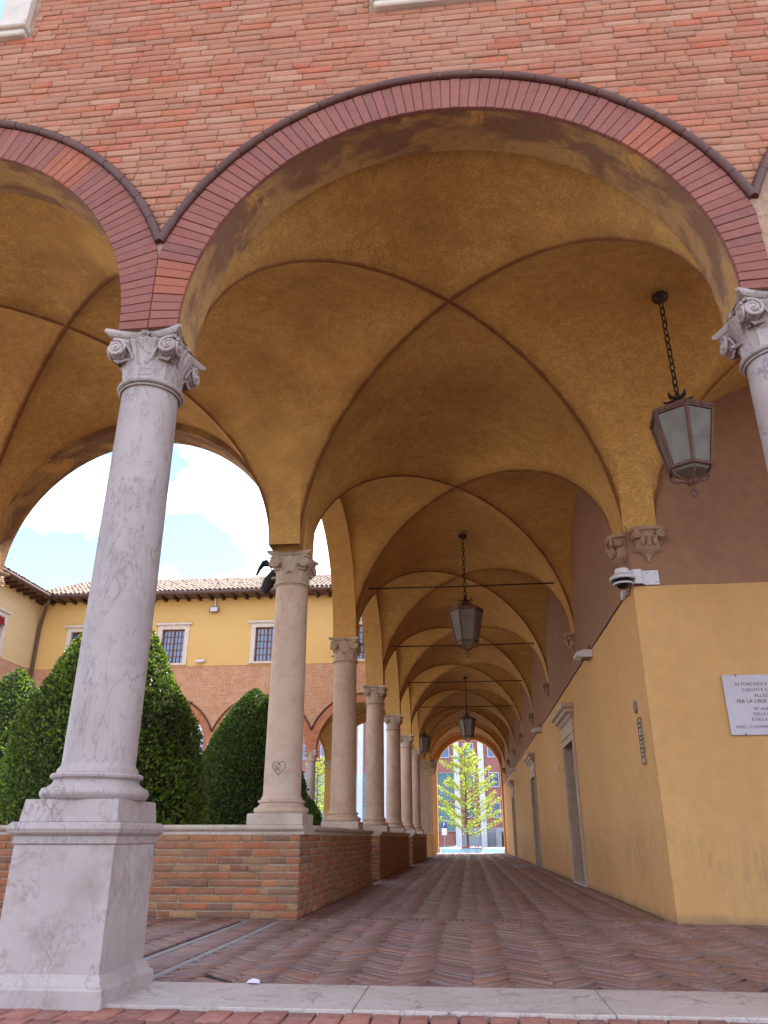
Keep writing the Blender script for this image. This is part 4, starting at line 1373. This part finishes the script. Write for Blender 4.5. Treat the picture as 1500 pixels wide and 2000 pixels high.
# bronze winged beast behind the corner capital
t = empty('bronze_beast', (-2.3, 9.42, 3.9), 'dark bronze winged beast hanging beside the heart column capital', 'sculpture')
P0 = Vector((-2.28, 9.40, 4.06))
body = [P0 + Vector((0.1, 0, 0.10)), P0, P0 + Vector((-0.13, 0, -0.10)), P0 + Vector((-0.22, 0, -0.20)), P0 + Vector((-0.265, -0.01, -0.30)), P0 + Vector((-0.25, -0.02, -0.35))]
MB().tube(body, [0.06, 0.085, 0.09, 0.085, 0.06, 0.02], 14).build('body', 'bronze', t, smooth=True)
wing = [P0 + Vector(q) for q in ((-0.17, 0, -0.10), (-0.20, -0.02, 0.0), (-0.25, -0.03, 0.06), (-0.31, -0.04, 0.05), (-0.355, -0.05, -0.03), (-0.385, -0.05, -0.11))]
rows = []
for p, w_ in zip(wing, (0.03, 0.045, 0.05, 0.04, 0.022, 0.003)):
    rows.append([tuple(p + Vector((0, -0.012, w_))), tuple(p + Vector((0.01, 0, 0))), tuple(p + Vector((0.02, 0.012, -w_ * 0.8))), tuple(p + Vector((-0.006, 0, 0)))])
MB().loft(rows).build('wing', 'bronze', t, smooth=True)
MB().tube([P0 + Vector(q) for q in ((-0.31, -0.04, 0.03), (-0.335, -0.04, -0.02), (-0.34, -0.04, -0.06))], [0.015, 0.01, 0.002], 6).build('claw', 'bronze', t, smooth=True)
# ================================================================ TOPIARY
def topiary(loc, H, prof, label, N, mats=('yew_green', 'yew_light'), lf=0.055, lump=0.065, seed=1):
    t = empty('clipped_yew', loc, label, 'topiary', 'clipped yews in the courtyard')
    rg = np.random.default_rng(seed)
    zs = np.array([p[0] for p in prof]) * H
    rs = np.array([p[1] for p in prof])
    def rad(z, a):
        r = np.interp(z, zs, rs)
        return r * (1 + lump * (0.5 * np.sin(3 * a + 1.7 * z + seed) + 0.35 * np.sin(7 * a - 2.6 * z) + 0.4 * np.sin(5 * z + 2 * a + 2 * seed)))
    core = MB()
    rings = []
    for j in range(15):
        z = H * 0.97 * j / 14
        rings.append([(0.90 * float(rad(z, a)) * math.cos(a), 0.90 * float(rad(z, a)) * math.sin(a), z) for a in [2 * math.pi * i / 20 for i in range(20)]])
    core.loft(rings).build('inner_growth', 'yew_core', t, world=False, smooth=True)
    core = MB().tube([(0, 0, -0.05), (0, 0, H * 0.5)], [0.12, 0.05], 8).build('trunk', 'bark', t, world=False)
    z = rg.random(N * 3) * H
    keep = rg.random(N * 3) < np.interp(z, zs, rs) / rs.max() + 0.03
    z = z[keep][:N]
    n = len(z)
    a = rg.random(n) * 2 * np.pi
    tw = 1 + 0.0 * z
    depth = 1 - np.abs(rg.normal(0, 0.045, n)) + rg.normal(0, 0.012, n) + (rg.random(n) < 0.05) * rg.random(n) * 0.06
    r = rad(z, a) * depth
    P_ = np.stack([r * np.cos(a), r * np.sin(a), z], 1)
    dr = (np.interp(z + 0.05, zs, rs) - np.interp(z - 0.05, zs, rs)) / 0.1
    nrm = np.stack([np.cos(a), np.sin(a), -dr], 1)
    nrm /= np.linalg.norm(nrm, axis=1, keepdims=True)
    light = rg.random(n) < 0.30 + 0.25 * np.sin(2.1 * z + 3 * a)
    for mi, mt in enumerate(mats):
        sel = light if mi else ~light
        Vs = []
        m = sel.sum()
        for k in range(3):
            dirv = nrm[sel] * 0.75 + rg.normal(0, 0.55, (m, 3)) + np.array([0, 0, 0.25])
            dirv /= np.linalg.norm(dirv, axis=1, keepdims=True)
            sd = np.cross(dirv, rg.normal(0, 1, (m, 3)))
            sd /= np.linalg.norm(sd, axis=1, keepdims=True)
            L = lf * rg.uniform(0.7, 1.4, (m, 1))
            b = P_[sel] - dirv * L * 0.4
            Vs.append(np.stack([b, b + dirv * L * 0.5 + sd * L * 0.26, b + dirv * L, b + dirv * L * 0.5 - sd * L * 0.26], 1))
        V = np.concatenate(Vs, 0)
        F = np.arange(len(V) * 4).reshape(-1, 4)
        o_ = mkobj('crown', np_mesh('crown', V.reshape(-1, 3), F), mt, t, world=False)
    return t
PB = [(0.0, 1.84), (0.18, 1.86), (0.35, 1.74), (0.5, 1.54), (0.62, 1.30), (0.74, 0.98), (0.84, 0.70), (0.92, 0.42), (0.97, 0.22), (1.0, 0.03)]
topiary((-6.40, 13.6, -0.03), 5.05, PB, 'largest clipped yew cone, behind the nearest marble column', 26000, lf=0.07, seed=3)
PM = [(0.0, 1.36), (0.25, 1.40), (0.45, 1.32), (0.62, 1.14), (0.76, 0.86), (0.87, 0.58), (0.95, 0.32), (1.0, 0.04)]
topiary((-5.22, 19.0, -0.03), 4.25, PM, 'dark rounded clipped yew just left of the heart column', 20000, ('yew_green', 'yew_green'), lf=0.07, lump=0.03, seed=5)
topiary((-11.6, 19.0, -0.03), 4.9, PB, 'clipped yew cone at the left edge, behind the largest one', 16000, lf=0.075, seed=8)
topiary((-6.2, 27.5, -0.03), 2.6, PM, 'small far clipped yew showing right of the heart column', 6000, ('yew_green', 'yew_green'), lf=0.085, seed=9)

# ================================================================ COURTYARD WINGS
def tile_roof(t, P, u0, u1, te, ze, slope, depth, nobj, pitch=0.21):
    # P(u, z, t): t grows away from the courtyard; te = t of the eave
    cs_, sn = math.cos(slope), math.sin(slope)
    def Q(u, s, h_):
        return P(u, ze + s * sn + h_ * cs_, te + s * cs_ - h_ * sn)
    MB().add([Q(u0, 0, -0.02), Q(u1, 0, -0.02), Q(u1, depth, -0.02), Q(u0, depth, -0.02), Q(u0, 0, -0.06), Q(u1, 0, -0.06), Q(u1, depth, -0.06), Q(u0, depth, -0.06)], [(0, 1, 2, 3), (7, 6, 5, 4), (0, 4, 5, 1)]).build('roof', 'dark_wood', t)
    rows = int(depth / 0.36)
    cols = int((u1 - u0) / pitch)
    V, items = [], []
    for c in range(cols):
        for r_ in range(rows):
            items.append((u0 + pitch * (c + 0.5) + rnd.gauss(0, 0.008), r_ * 0.36 + rnd.gauss(0, 0.012), rnd.gauss(0, 0.006)))
    vis = sorted(items, key=lambda q: -seen_size(Q(q[0], q[1], 0.05)))
    def tile_verts(u, s, h_):
        out = []
        for ss, rr, hh_ in ((0.0, 0.088, 0.0), (0.43, 0.072, -0.012)):
            for k in range(7):
                a = math.pi * k / 6
                out.append(Q(u + rr * math.cos(a), s + ss, hh_ + h_ + rr * 0.85 * math.sin(a)))
        for k in range(7):
            a = math.pi * k / 6
            out.append(Q(u + 0.066 * math.cos(a), s, h_ + 0.066 * 0.85 * math.sin(a) - 0.01))
        return out
    tf = [(k, k + 1, k + 8, k + 7) for k in range(6)] + [(k + 1, k, k + 14, k + 15) for k in range(6)]
    for i, q in enumerate(vis[:nobj]):
        MB().add(tile_verts(*q), tf).build('tile', 'roof_tile', t, smooth=False)
    rest = MB()
    for q in vis[nobj:]:
        rest.add(tile_verts(*q), tf)
    if rest.v:
        o_ = rest.build('roof_tiling', 'roof_tile', t)
        o_['kind'] = 'stuff'
brickmat('roof_tile', ['75604f', '857063', '6a5345', '7d6a60', '604a3f', '8a7a6e'], st=0.5, wash='8a7c70')

def cwing(t, P, u0, u1, archs, wins, brick, plaster, raf_side, nrows, tdepth, aw=1.93):
    core, soff = MB(), MB()
    arch_wall(core, soff, P, archs, [BX / 2] * len(archs), aw, aw, 0.0, 0.42, 7.7)
    core.build('brick_wall', brick, t)
    soff.build('arch_soffit', 'vault_plain', t, smooth=True)
    for c in archs:
        mb = MB()
        n = 40
        vs = []
        for i in range(n + 1):
            a = math.pi * i / n
            ro = min(2.24, (BX / 2 - 0.002) / max(1e-6, abs(math.cos(a))))
            for r_, tt in ((aw - 0.004, -0.015), (ro, -0.015), (ro, 0.01), (aw - 0.004, 0.01)):
                vs.append(P(c + r_ * math.cos(a), S + r_ * math.sin(a), tt))
        fs = []
        for i in range(n):
            for k in range(4):
                fs.append((4 * i + k, 4 * i + (k + 1) % 4, 4 * i + 4 + (k + 1) % 4, 4 * i + 4 + k))
        mb.add(vs, fs).build('arch_ring', 'ring_brick', t)
        a0 = math.acos((BX / 2 - 0.002) / 2.287)
        MB().tube([P(c + 2.287 * math.cos(a), S + 2.287 * math.sin(a), -0.02) for a in [a0 + (math.pi - 2 * a0) * i / 30 for i in range(31)]], 0.042, 8).build('roll_moulding', 'moulding_clay', t, smooth=True)
    # plaster storey with window holes
    pl = MB()
    zb, zt = 7.7, 10.78
    xs = [u0]
    for c in wins:
        xs += [c - 0.56, c + 0.56]
    xs.append(u1)
    def quad(a, b, z0, z1, tt=-0.018):
        pl.add([P(a, z0, tt), P(b, z0, tt), P(b, z1, tt), P(a, z1, tt)], [(0, 1, 2, 3)])
    for i in range(0, len(xs), 2):
        quad(xs[i], xs[i + 1], zb, zt)
    for c in wins:
        quad(c - 0.56, c + 0.56, zb, 7.86)
        quad(c - 0.56, c + 0.56, 9.36, zt)
    pl.add([P(u0, zb, -0.018), P(u1, zb, -0.018), P(u1, zb, 0.01), P(u0, zb, 0.01)], [(0, 1, 2, 3)])
    pl.build('plaster_wall', plaster, t)
    MB().add([P(u0, 4.2, 5.0), P(u1, 4.2, 5.0), P(u1, zt, 5.0), P(u0, zt, 5.0)], [(0, 1, 2, 3)])
    def pbox(mb, a, b, z0, z1, t0, t1):
        c8 = [P(u, z, tt) for z in (z0, z1) for u, tt in ((a, t0), (b, t0), (b, t1), (a, t1))]
        mb.add(c8, [(0, 3, 2, 1), (4, 5, 6, 7), (0, 1, 5, 4), (1, 2, 6, 5), (2, 3, 7, 6), (3, 0, 4, 7)])
        return mb
    for c in wins:
        w = MB()
        pbox(w, c - 0.72, c - 0.52, 7.84, 9.38, -0.06, 0.22)
        pbox(w, c + 0.52, c + 0.72, 7.84, 9.38, -0.06, 0.22)
        pbox(w, c - 0.72, c + 0.72, 9.381, 9.53, -0.06, 0.22)
        w = w.build('window', 'frame_stone', t)
        q = MB()
        pbox(q, c - 0.76, c + 0.76, 9.531, 9.57, -0.09, 0.2)
        pbox(q, c - 0.84, c + 0.84, 9.571, 9.65, -0.15, 0.2)
        q.build('cornice', 'frame_stone', w)
        pbox(MB(), c - 0.76, c + 0.76, 7.75, 7.839, -0.11, 0.2).build('sill', 'frame_stone', w)
        pbox(MB(), c - 0.519, c + 0.519, 7.84, 9.38, 0.13, 0.14).build('pane', 'window_glass', w)
        b_ = MB()
        for i in range(7):
            x = c - 0.50 + i * 1.0 / 6
            wd = 0.035 if i in (0, 3, 6) else 0.012
            pbox(b_, x - wd, x + wd, 7.84, 9.38, 0.095, 0.125)
        for i in range(6):
            z = 7.86 + i * 1.5 / 5
            wd = 0.03 if i in (0, 5) else 0.012
            pbox(b_, c - 0.50, c + 0.50, z - wd, z + wd, 0.097, 0.123)
        b_.build('glazing_bar', 'casement_red', w)
    # eaves
    pbox(MB(), u0, u1, 10.80, 10.84, -0.72, 0.3).build('eave_board', 'plank_brown', t)
    n = int((u1 - u0) / 0.54)
    for i in range(n):
        u = u0 + 0.27 + i * 0.54
        pbox(MB(), u - 0.055, u + 0.055, 10.66, 10.799, -0.62, 0.05).build('rafter', 'dark_wood', t)
    MB().tube([P(u0, 10.84, -0.80), P(u1, 10.84, -0.80)], 0.085, 10).build('gutter', 'gutter', t, smooth=True)
    tile_roof(t, P, u0, u1, -0.84, 10.93, R(24), tdepth, nrows)
    pbox(MB(), u0, u1, 6.6, 10.79, 0.5, 4.4).build('upper_storey', plaster, t)
simple('vault_plain', 'c29250', 0.9, 0.2, 2, 0.4, dark='a0743c')
simple('casement_red', '6b3a30', 0.6, 0.1, 10, 0.1)
simple('plank_brown', '6a4f45', 0.7, 0.15, 10, 0.2)
h = NT('ring_brick')
wv = h.noise(6, 5, 0.6)
MT['ring_brick'] = h.fin(h.ramp(wv, (0.3, C('9a5f46')), (0.6, C('b27355')), (0.8, C('c48c6c'))), 0.85, h.bump(h.noise(25, 4), 0.5, 0.01))

YFAR = 32.44
fw_ = empty('courtyard_building', (-10, YFAR, 0), 'yellow building with brick arcade and tiled roof across the courtyard', 'building')
PF = lambda u, z, t_: (u, YFAR + t_, z)
cwing(fw_, PF, -19.55, -2.34, [-4.27, -8.55, -12.83, -17.11], [-17.11, -12.83, -8.55, -4.27], 'far_brick_x', 'courtyard_yellow', 0, 300, 5.2)
for c in (-4.27, -8.55, -12.83):
    for sd in 'NSEW':
        vault_cell(fw_, c, 1.945, 35.0, 2.14, sd, 0.06, n=12)
    vault_band(fw_, 'x', 35.0, 2.14, c - 1.945 - 0.39, c - 1.945)
vault_band(fw_, 'x', 35.0, 2.14, -2.32, -1.92)
core, soff = MB(), MB()
arch_wall(core, soff, 'x', [-4.27, -8.55, -12.83, -17.11], [BX / 2] * 4, 1.9, 1.85, 37.15, 37.6, 6.5)
core.build('rear_arcade', 'orange_plaster', fw_)
soff.build('arch_soffit', 'orange_plaster', fw_, smooth=True)
for x in (-6.41, -10.69):
    t = empty('rear_pillar', (x, 37.37, 0), 'orange plaster pillar of the rear arcade, ' + ('right' if x > -8 else 'left') + ' one of two', 'pillar', 'rear arcade pillars')
    MB().sq([(0.30, -0.02), (0.30, 0.85), (0.24, 0.9), (0.215, 0.92), (0.21, 3.72)]).build('shaft', 'orange_plaster', t, world=False)
    MB().sq([(0.21, 3.7205), (0.24, 3.75), (0.22, 3.80), (0.22, 3.90), (0.27, 3.98), (0.28, 4.095)]).build('capital', 'capital_stone', t, world=False)
for x, lb in ((-6.41, 'grey column of the far arcade between the heart column and second column'), (-10.69, 'column of the far arcade just right of the largest yew')):
    t = empty('arcade_column', (x, YFAR + 0.21, 0), lb, 'column', 'columns of the far courtyard arcade')
    MB().sq([(0.31, -0.02), (0.31, 0.86), (0.30, 0.9)]).build('pedestal', 'coping_stone', t, world=False)
    shaft_base(t, 0.901, S - 0.40, 'veined_marble', 0.205, 0.19, 28)
    add_capital(t, S - 0.40, 'capital_stone', 0)
# small fittings on the far wall
t = empty('floodlight', (-11.0, YFAR - 0.02, 10.4), 'small floodlight on a bracket under the far eave', 'floodlight')
MB().box(-11.03, -10.97, YFAR - 0.12, YFAR - 0.02, 10.35, 10.78).build('bracket', 'white_metal', t)
MB().loft([[(-11.22, YFAR - 0.2, 10.08), (-10.82, YFAR - 0.2, 10.08), (-10.82, YFAR - 0.2, 10.34), (-11.22, YFAR - 0.2, 10.34)], [(-11.14, YFAR - 0.02, 10.14), (-10.9, YFAR - 0.02, 10.14), (-10.9, YFAR - 0.02, 10.32), (-11.14, YFAR - 0.02, 10.32)]]).build('housing', 'black_rubber', t)
MB().box(-11.19, -10.85, YFAR - 0.21, YFAR - 0.201, 10.11, 10.31).build('lens', 'white_metal', t)
t = empty('bullet_camera', (-11.35, YFAR - 0.02, 7.9), 'small white bullet camera on the far wall at the brick line', 'camera')
MB().tube([(-11.35, YFAR - 0.02, 7.92), (-11.35, YFAR - 0.1, 7.9)], 0.06, 10).build('mount', 'white_metal', t)
MB().tube([(-11.25, YFAR - 0.12, 7.92), (-11.62, YFAR - 0.22, 7.86)], 0.075, 12).build('housing', 'white_metal', t)
for x, lb in ((-8.2, 'round dark vent in the far brick wall beside the heart column'), (-4.0, 'round dark vent in the far brick wall beside the second column')):
    o = MB().torus((x, YFAR - 0.01, 7.32), 0.075, 0.025, (0, 1, 0), 18, 8).tube([(x, YFAR - 0.004, 7.32), (x, YFAR + 0.02, 7.32)], 0.07, 14).build('wall_vent', 'iron', smooth=True)
    tag(o, lb, 'vent', 'vents in the far wall')

XLW = -19.3
lw = empty('left_building', (XLW, 25, 0), 'pale yellow building at the left edge with overhanging eave', 'building')
PL = lambda u, z, t_: (XLW - t_, u, z)
cwing(lw, PL, 17.0, 32.43, [19.3, 23.58, 27.86], [25.7, 29.2], 'far_brick_y', 'courtyard_pale', 0, 40, 5.0)
MB().add([PL(30.0, S, 0.0), PL(32.43, S, 0.0), PL(32.43, 7.7, 0.0), PL(30.0, 7.7, 0.0)], [(0, 1, 2, 3)]).build('corner_wall', 'far_brick_y', lw)
# awning inside the visible left window
MB().add([PL(28.7, 9.36, -0.02), PL(29.7, 9.36, -0.02), PL(29.7, 9.0, -0.12), PL(28.7, 9.0, -0.12), PL(28.7, 9.37, -0.01), PL(29.7, 9.37, -0.01), PL(29.7, 9.01, -0.11), PL(28.7, 9.01, -0.11)], [(0, 1, 2, 3), (7, 6, 5, 4), (3, 2, 6, 7)]).build('blind', 'car_red', lw)
o = MB().tube([(-18.55, YFAR - 0.75, 10.75), (-18.75, YFAR - 0.6, 10.45), (-19.05, YFAR - 0.2, 10.1), (-19.15, YFAR - 0.16, 9.6), (-19.15, YFAR - 0.16, 0.0)], 0.075, 10).build('downpipe', 'gutter', smooth=True)
tag(o, 'brown downpipe in the corner between the two courtyard buildings', 'downpipe')

# ================================================================ STREET
def ginkgo(loc, H, label, seed, nb=46, nleaf=250, spread=2.9):
    rg = random.Random(seed)
    ng = np.random.default_rng(seed)
    t = empty('ginkgo_tree', loc, label, 'tree', 'young trees in the street')
    tr = [(0, 0, 0), (0.03, 0, H * 0.2), (-0.04, 0.02, H * 0.45), (0.05, 0, H * 0.7), (0, 0, H)]
    mb = MB().tube(tr, [0.13, 0.10, 0.07, 0.04, 0.01], 8)
    LV, br = [], MB()
    for i in range(nb):
        f = 0.24 + 0.74 * (i + rg.random() * 0.5) / nb
        z = H * f
        L = spread * (1 - 0.80 * ((f - 0.24) / 0.76) ** 1.1) * rg.uniform(0.75, 1.15)
        a = i * 2.4 + rg.uniform(-0.4, 0.4)
        rise = rg.uniform(0.25, 0.62)
        pts = []
        for k in range(6):
            q = k / 5
            pts.append(Vector((math.cos(a) * L * q, math.sin(a) * L * q, z + L * rise * q ** 1.2 + rg.uniform(-0.05, 0.05))))
        br.tube(pts, [0.035 * (1 - 0.85 * k / 5) for k in range(6)], 5)
        m = int(nleaf * (0.35 + L / spread))
        q = ng.random(m) ** 0.7 * 0.93 + 0.09
        idx = np.minimum((q * 5).astype(int), 4)
        fr = (q * 5 - idx)[:, None]
        PA = np.array([tuple(p) for p in pts])
        c = PA[idx] * (1 - fr) + PA[idx + 1] * fr
        c += ng.normal(0, 1, (m, 3)) * np.array([0.10, 0.10, 0.09]) * (0.6 + (1 - q[:, None]) * 0.9)
        LV.append(c)
    mb.build('trunk', 'bark', t, world=False, smooth=True)
    br.build('branches', 'bark', t, world=False, smooth=True)
    c = np.concatenate(LV)
    m = len(c)
    d_ = ng.normal(0, 1, (m, 3)) + np.array([0, 0, 0.3])
    d_ /= np.linalg.norm(d_, axis=1, keepdims=True)
    s_ = np.cross(d_, ng.normal(0, 1, (m, 3)))
    s_ /= np.linalg.norm(s_, axis=1, keepdims=True)
    L = ng.uniform(0.06, 0.13, (m, 1))
    V = np.stack([c, c + d_ * L * 0.6 + s_ * L * 0.45, c + d_ * L, c + d_ * L * 0.6 - s_ * L * 0.45], 1)
    mkobj('crown', np_mesh('crown', V.reshape(-1, 3), np.arange(m * 4).reshape(-1, 4)), 'ginkgo_green', t, world=False)
ginkgo((-0.15, 62, -1.25), 8.7, 'yellow green young tree framed by the end arch', 11, spread=3.3)
ginkgo((-12.0, 64, -1.25), 8.0, 'yellow green young tree glimpsed between the parapet columns', 12, nb=40, nleaf=200)

# office block across the street
ob = empty('office_block', (-4, 96, -1.25), 'red clad office block with white pilasters across the street', 'building')
YB = 96.0
MB().box(-36, 22, YB + 0.3, YB + 14, -1.25, 24).build('wall', 'red_cladding', ob)
px = [-36 + 2.9 * i for i in range(21)]
for x in px:
    MB().box(x - 0.33, x + 0.33, YB - 0.25, YB + 0.299, -1.25, 24).build('pilaster', 'pilaster_white', ob)
for i in range(20):
    c = px[i] + 1.45
    if c < -28:
        continue
    for k, z in enumerate((3.0, 6.35, 9.7, 13.0, 16.3)):
        glazed = c < -0.5 and k < 2
        hw, h0, h1 = (1.11, z - 1.6, z + 1.55) if glazed else (0.62, z - 0.1, z + 1.55)
        w = MB()
        for a, b, e, f in ((c - hw, c - hw + 0.08, h0, h1), (c + hw - 0.08, c + hw, h0, h1), (c - hw + 0.08, c + hw - 0.08, h0, h0 + 0.08), (c - hw + 0.08, c + hw - 0.08, h1 - 0.08, h1)):
            w.box(a, b, YB + 0.18, YB + 0.295, e, f)
        if glazed:
            for q in (0.8, 1.6, 2.4):
                w.box(c - hw + 0.08, c + hw - 0.08, YB + 0.2, YB + 0.295, h0 + q, h0 + q + 0.06)
        w = w.build('window', 'white_metal' if not glazed else 'concrete_grey', ob)
        MB().box(c - hw + 0.08, c + hw - 0.08, YB + 0.25, YB + 0.28, h0 + 0.08, h1 - 0.08).build('pane', 'teal_glass' if glazed else 'window_glass', w)
    if c > -0.5:
        MB().box(c - 1.1, c + 1.1, YB + 0.2, YB + 0.295, -1.25, 1.8).build('ground_floor_panel', 'concrete_grey', ob)
gd = MB()
for i in range(9):
    gd.box(3.6, 6.6, YB - 2.06, YB - 2.0, -1.4 + i * 0.27, -1.4 + i * 0.27 + 0.255)
gd = gd.build('garage_shutter', 'concrete_dark' if 'concrete_dark' in MT else 'iron', ob)
MB().box(3.0, 3.59, YB - 2.2, YB - 0.3, -1.25, 1.4).box(6.61, 7.2, YB - 2.2, YB - 0.3, -1.25, 1.4).box(3.0, 7.2, YB - 2.2, YB - 0.3, 1.401, 1.8).build('garage_frame', 'concrete_grey', ob)

# parking sign
t = empty('parking_sign', (-1.62, 54, -1.25), 'blue and white parking sign on a pole beside the street tree', 'sign')
MB().tube([(-1.62, 54, -1.25), (-1.62, 54, 1.75)], 0.025, 8).build('pole', 'pole_grey', t)
MB().cbox(-1.80, -1.44, 53.93, 53.96, 1.36, 1.74, 0.01).build('blue_panel', 'sign_blue', t)
MB().cbox(-1.79, -1.45, 53.93, 53.96, 0.92, 1.33, 0.01).build('white_panel', 'sign_white', t)
me = text_mesh('P', 0.38, 0.004, 'CENTER')
o = mkobj('letter', me, 'sign_white', t)
o.location = Vector((-1.62, 53.922, 1.42)) - wloc(t)
o.rotation_euler = (R(90), 0, 0)
o = MB().tube([(0.5, 58, -1.25), (0.5, 58, -0.5), (0.6, 58, -0.38), (1.35, 58, -0.38), (1.45, 58, -0.5), (1.45, 58, -1.25)], 0.03, 8).build('bike_hoop', 'pole_grey', smooth=True)

def car(loc, rz, paint, label):
    t = empty('parked_car', loc, label, 'car', 'cars parked along the street', rz)
    def sec(x, hw, z0, z1, r_=0.12):
        return [(x, -hw + r_, z0), (x, hw - r_, z0), (x, hw, z0 + r_), (x, hw, z1 - r_ * 1.6), (x, hw - r_, z1), (x, -hw + r_, z1), (x, -hw, z1 - r_ * 1.6), (x, -hw, z0 + r_)]
    MB().loft([sec(-2.0, 0.70, 0.32, 0.74), sec(-1.9, 0.82, 0.22, 0.86), (sec(-1.2, 0.87, 0.2, 0.92)), sec(0.4, 0.87, 0.2, 0.93), sec(1.3, 0.86, 0.2, 0.90), sec(1.85, 0.80, 0.24, 0.74), sec(2.02, 0.66, 0.34, 0.62)]).build('body', paint, t, world=False, auto=40)
    def gh(x0, x1, x2, x3, hw0, hw1, z0, z1):
        return [[(x0, -hw0, z0), (x3, -hw0, z0), (x3, hw0, z0), (x0, hw0, z0)], [(x1, -hw1, z1), (x2, -hw1, z1), (x2, hw1, z1), (x1, hw1, z1)]]
    MB().loft(gh(-1.72, -1.25, 0.25, 1.05, 0.80, 0.64, 0.905, 1.38)).build('windows', 'car_glass', t, world=False)
    MB().loft([[(-1.30, -0.66, 1.37), (0.30, -0.66, 1.37), (0.30, 0.66, 1.37), (-1.30, 0.66, 1.37)], [(-1.22, -0.62, 1.43), (0.2, -0.62, 1.43), (0.2, 0.62, 1.43), (-1.22, 0.62, 1.43)], [(-1.0, -0.5, 1.455), (0.0, -0.5, 1.455), (0.0, 0.5, 1.455), (-1.0, 0.5, 1.455)]]).build('roof', paint, t, world=False, auto=50)
    pb = MB()
    for sy in (-1, 1):
        for a, b in (((-1.72, 0.81, 0.9), (-1.26, 0.65, 1.39)), ((1.05, 0.81, 0.9), (0.26, 0.65, 1.39)), ((-0.35, 0.815, 0.9), (-0.35, 0.655, 1.39))):
            pb.tube([(a[0], sy * a[1], a[2]), (b[0], sy * b[1], b[2])], 0.035, 5)
    pb.build('pillars', paint, t, world=False)
    for x in (-1.25, 1.3):
        for sy in (-1, 1):
            w = MB().tube([(x, sy * 0.70, 0.31), (x, sy * 0.88, 0.31)], 0.31, 18).build('wheel', 'tyre', t, world=False)
            MB().tube([(x, sy * 0.881, 0.31), (x, sy * 0.89, 0.31)], 0.2, 14).build('rim', 'pole_grey', w, world=False)
    for sy in (-1, 1):
        MB().sphere((1.88, sy * 0.62, 0.66), 0.13, 10, 6, sx=0.5).build('headlight', 'white_metal', t, world=False)
        MB().sphere((-1.93, sy * 0.66, 0.72), 0.11, 10, 6, sx=0.4).build('tail_light', 'car_red', t, world=False)
        MB().sphere((0.75, sy * 0.93, 0.98), 0.09, 8, 6, sx=0.6).build('mirror', paint, t, world=False)
car((-1.25, 53.0, -1.25), R(-78), 'car_silver', 'silver blue parked car below the parking sign')
car((0.15, 60.0, -1.25), R(90), 'car_red', 'dark red parked car half hidden at the tree trunk')
car((1.55, 52.5, -1.25), R(-100), 'car_white', 'white parked car right of the street tree')
car((-2.2, 63.0, -1.25), R(180), 'car_dark', 'dark parked car behind the silver blue one')
tag(o, 'grey metal bike hoop by the street tree', 'bike rack')
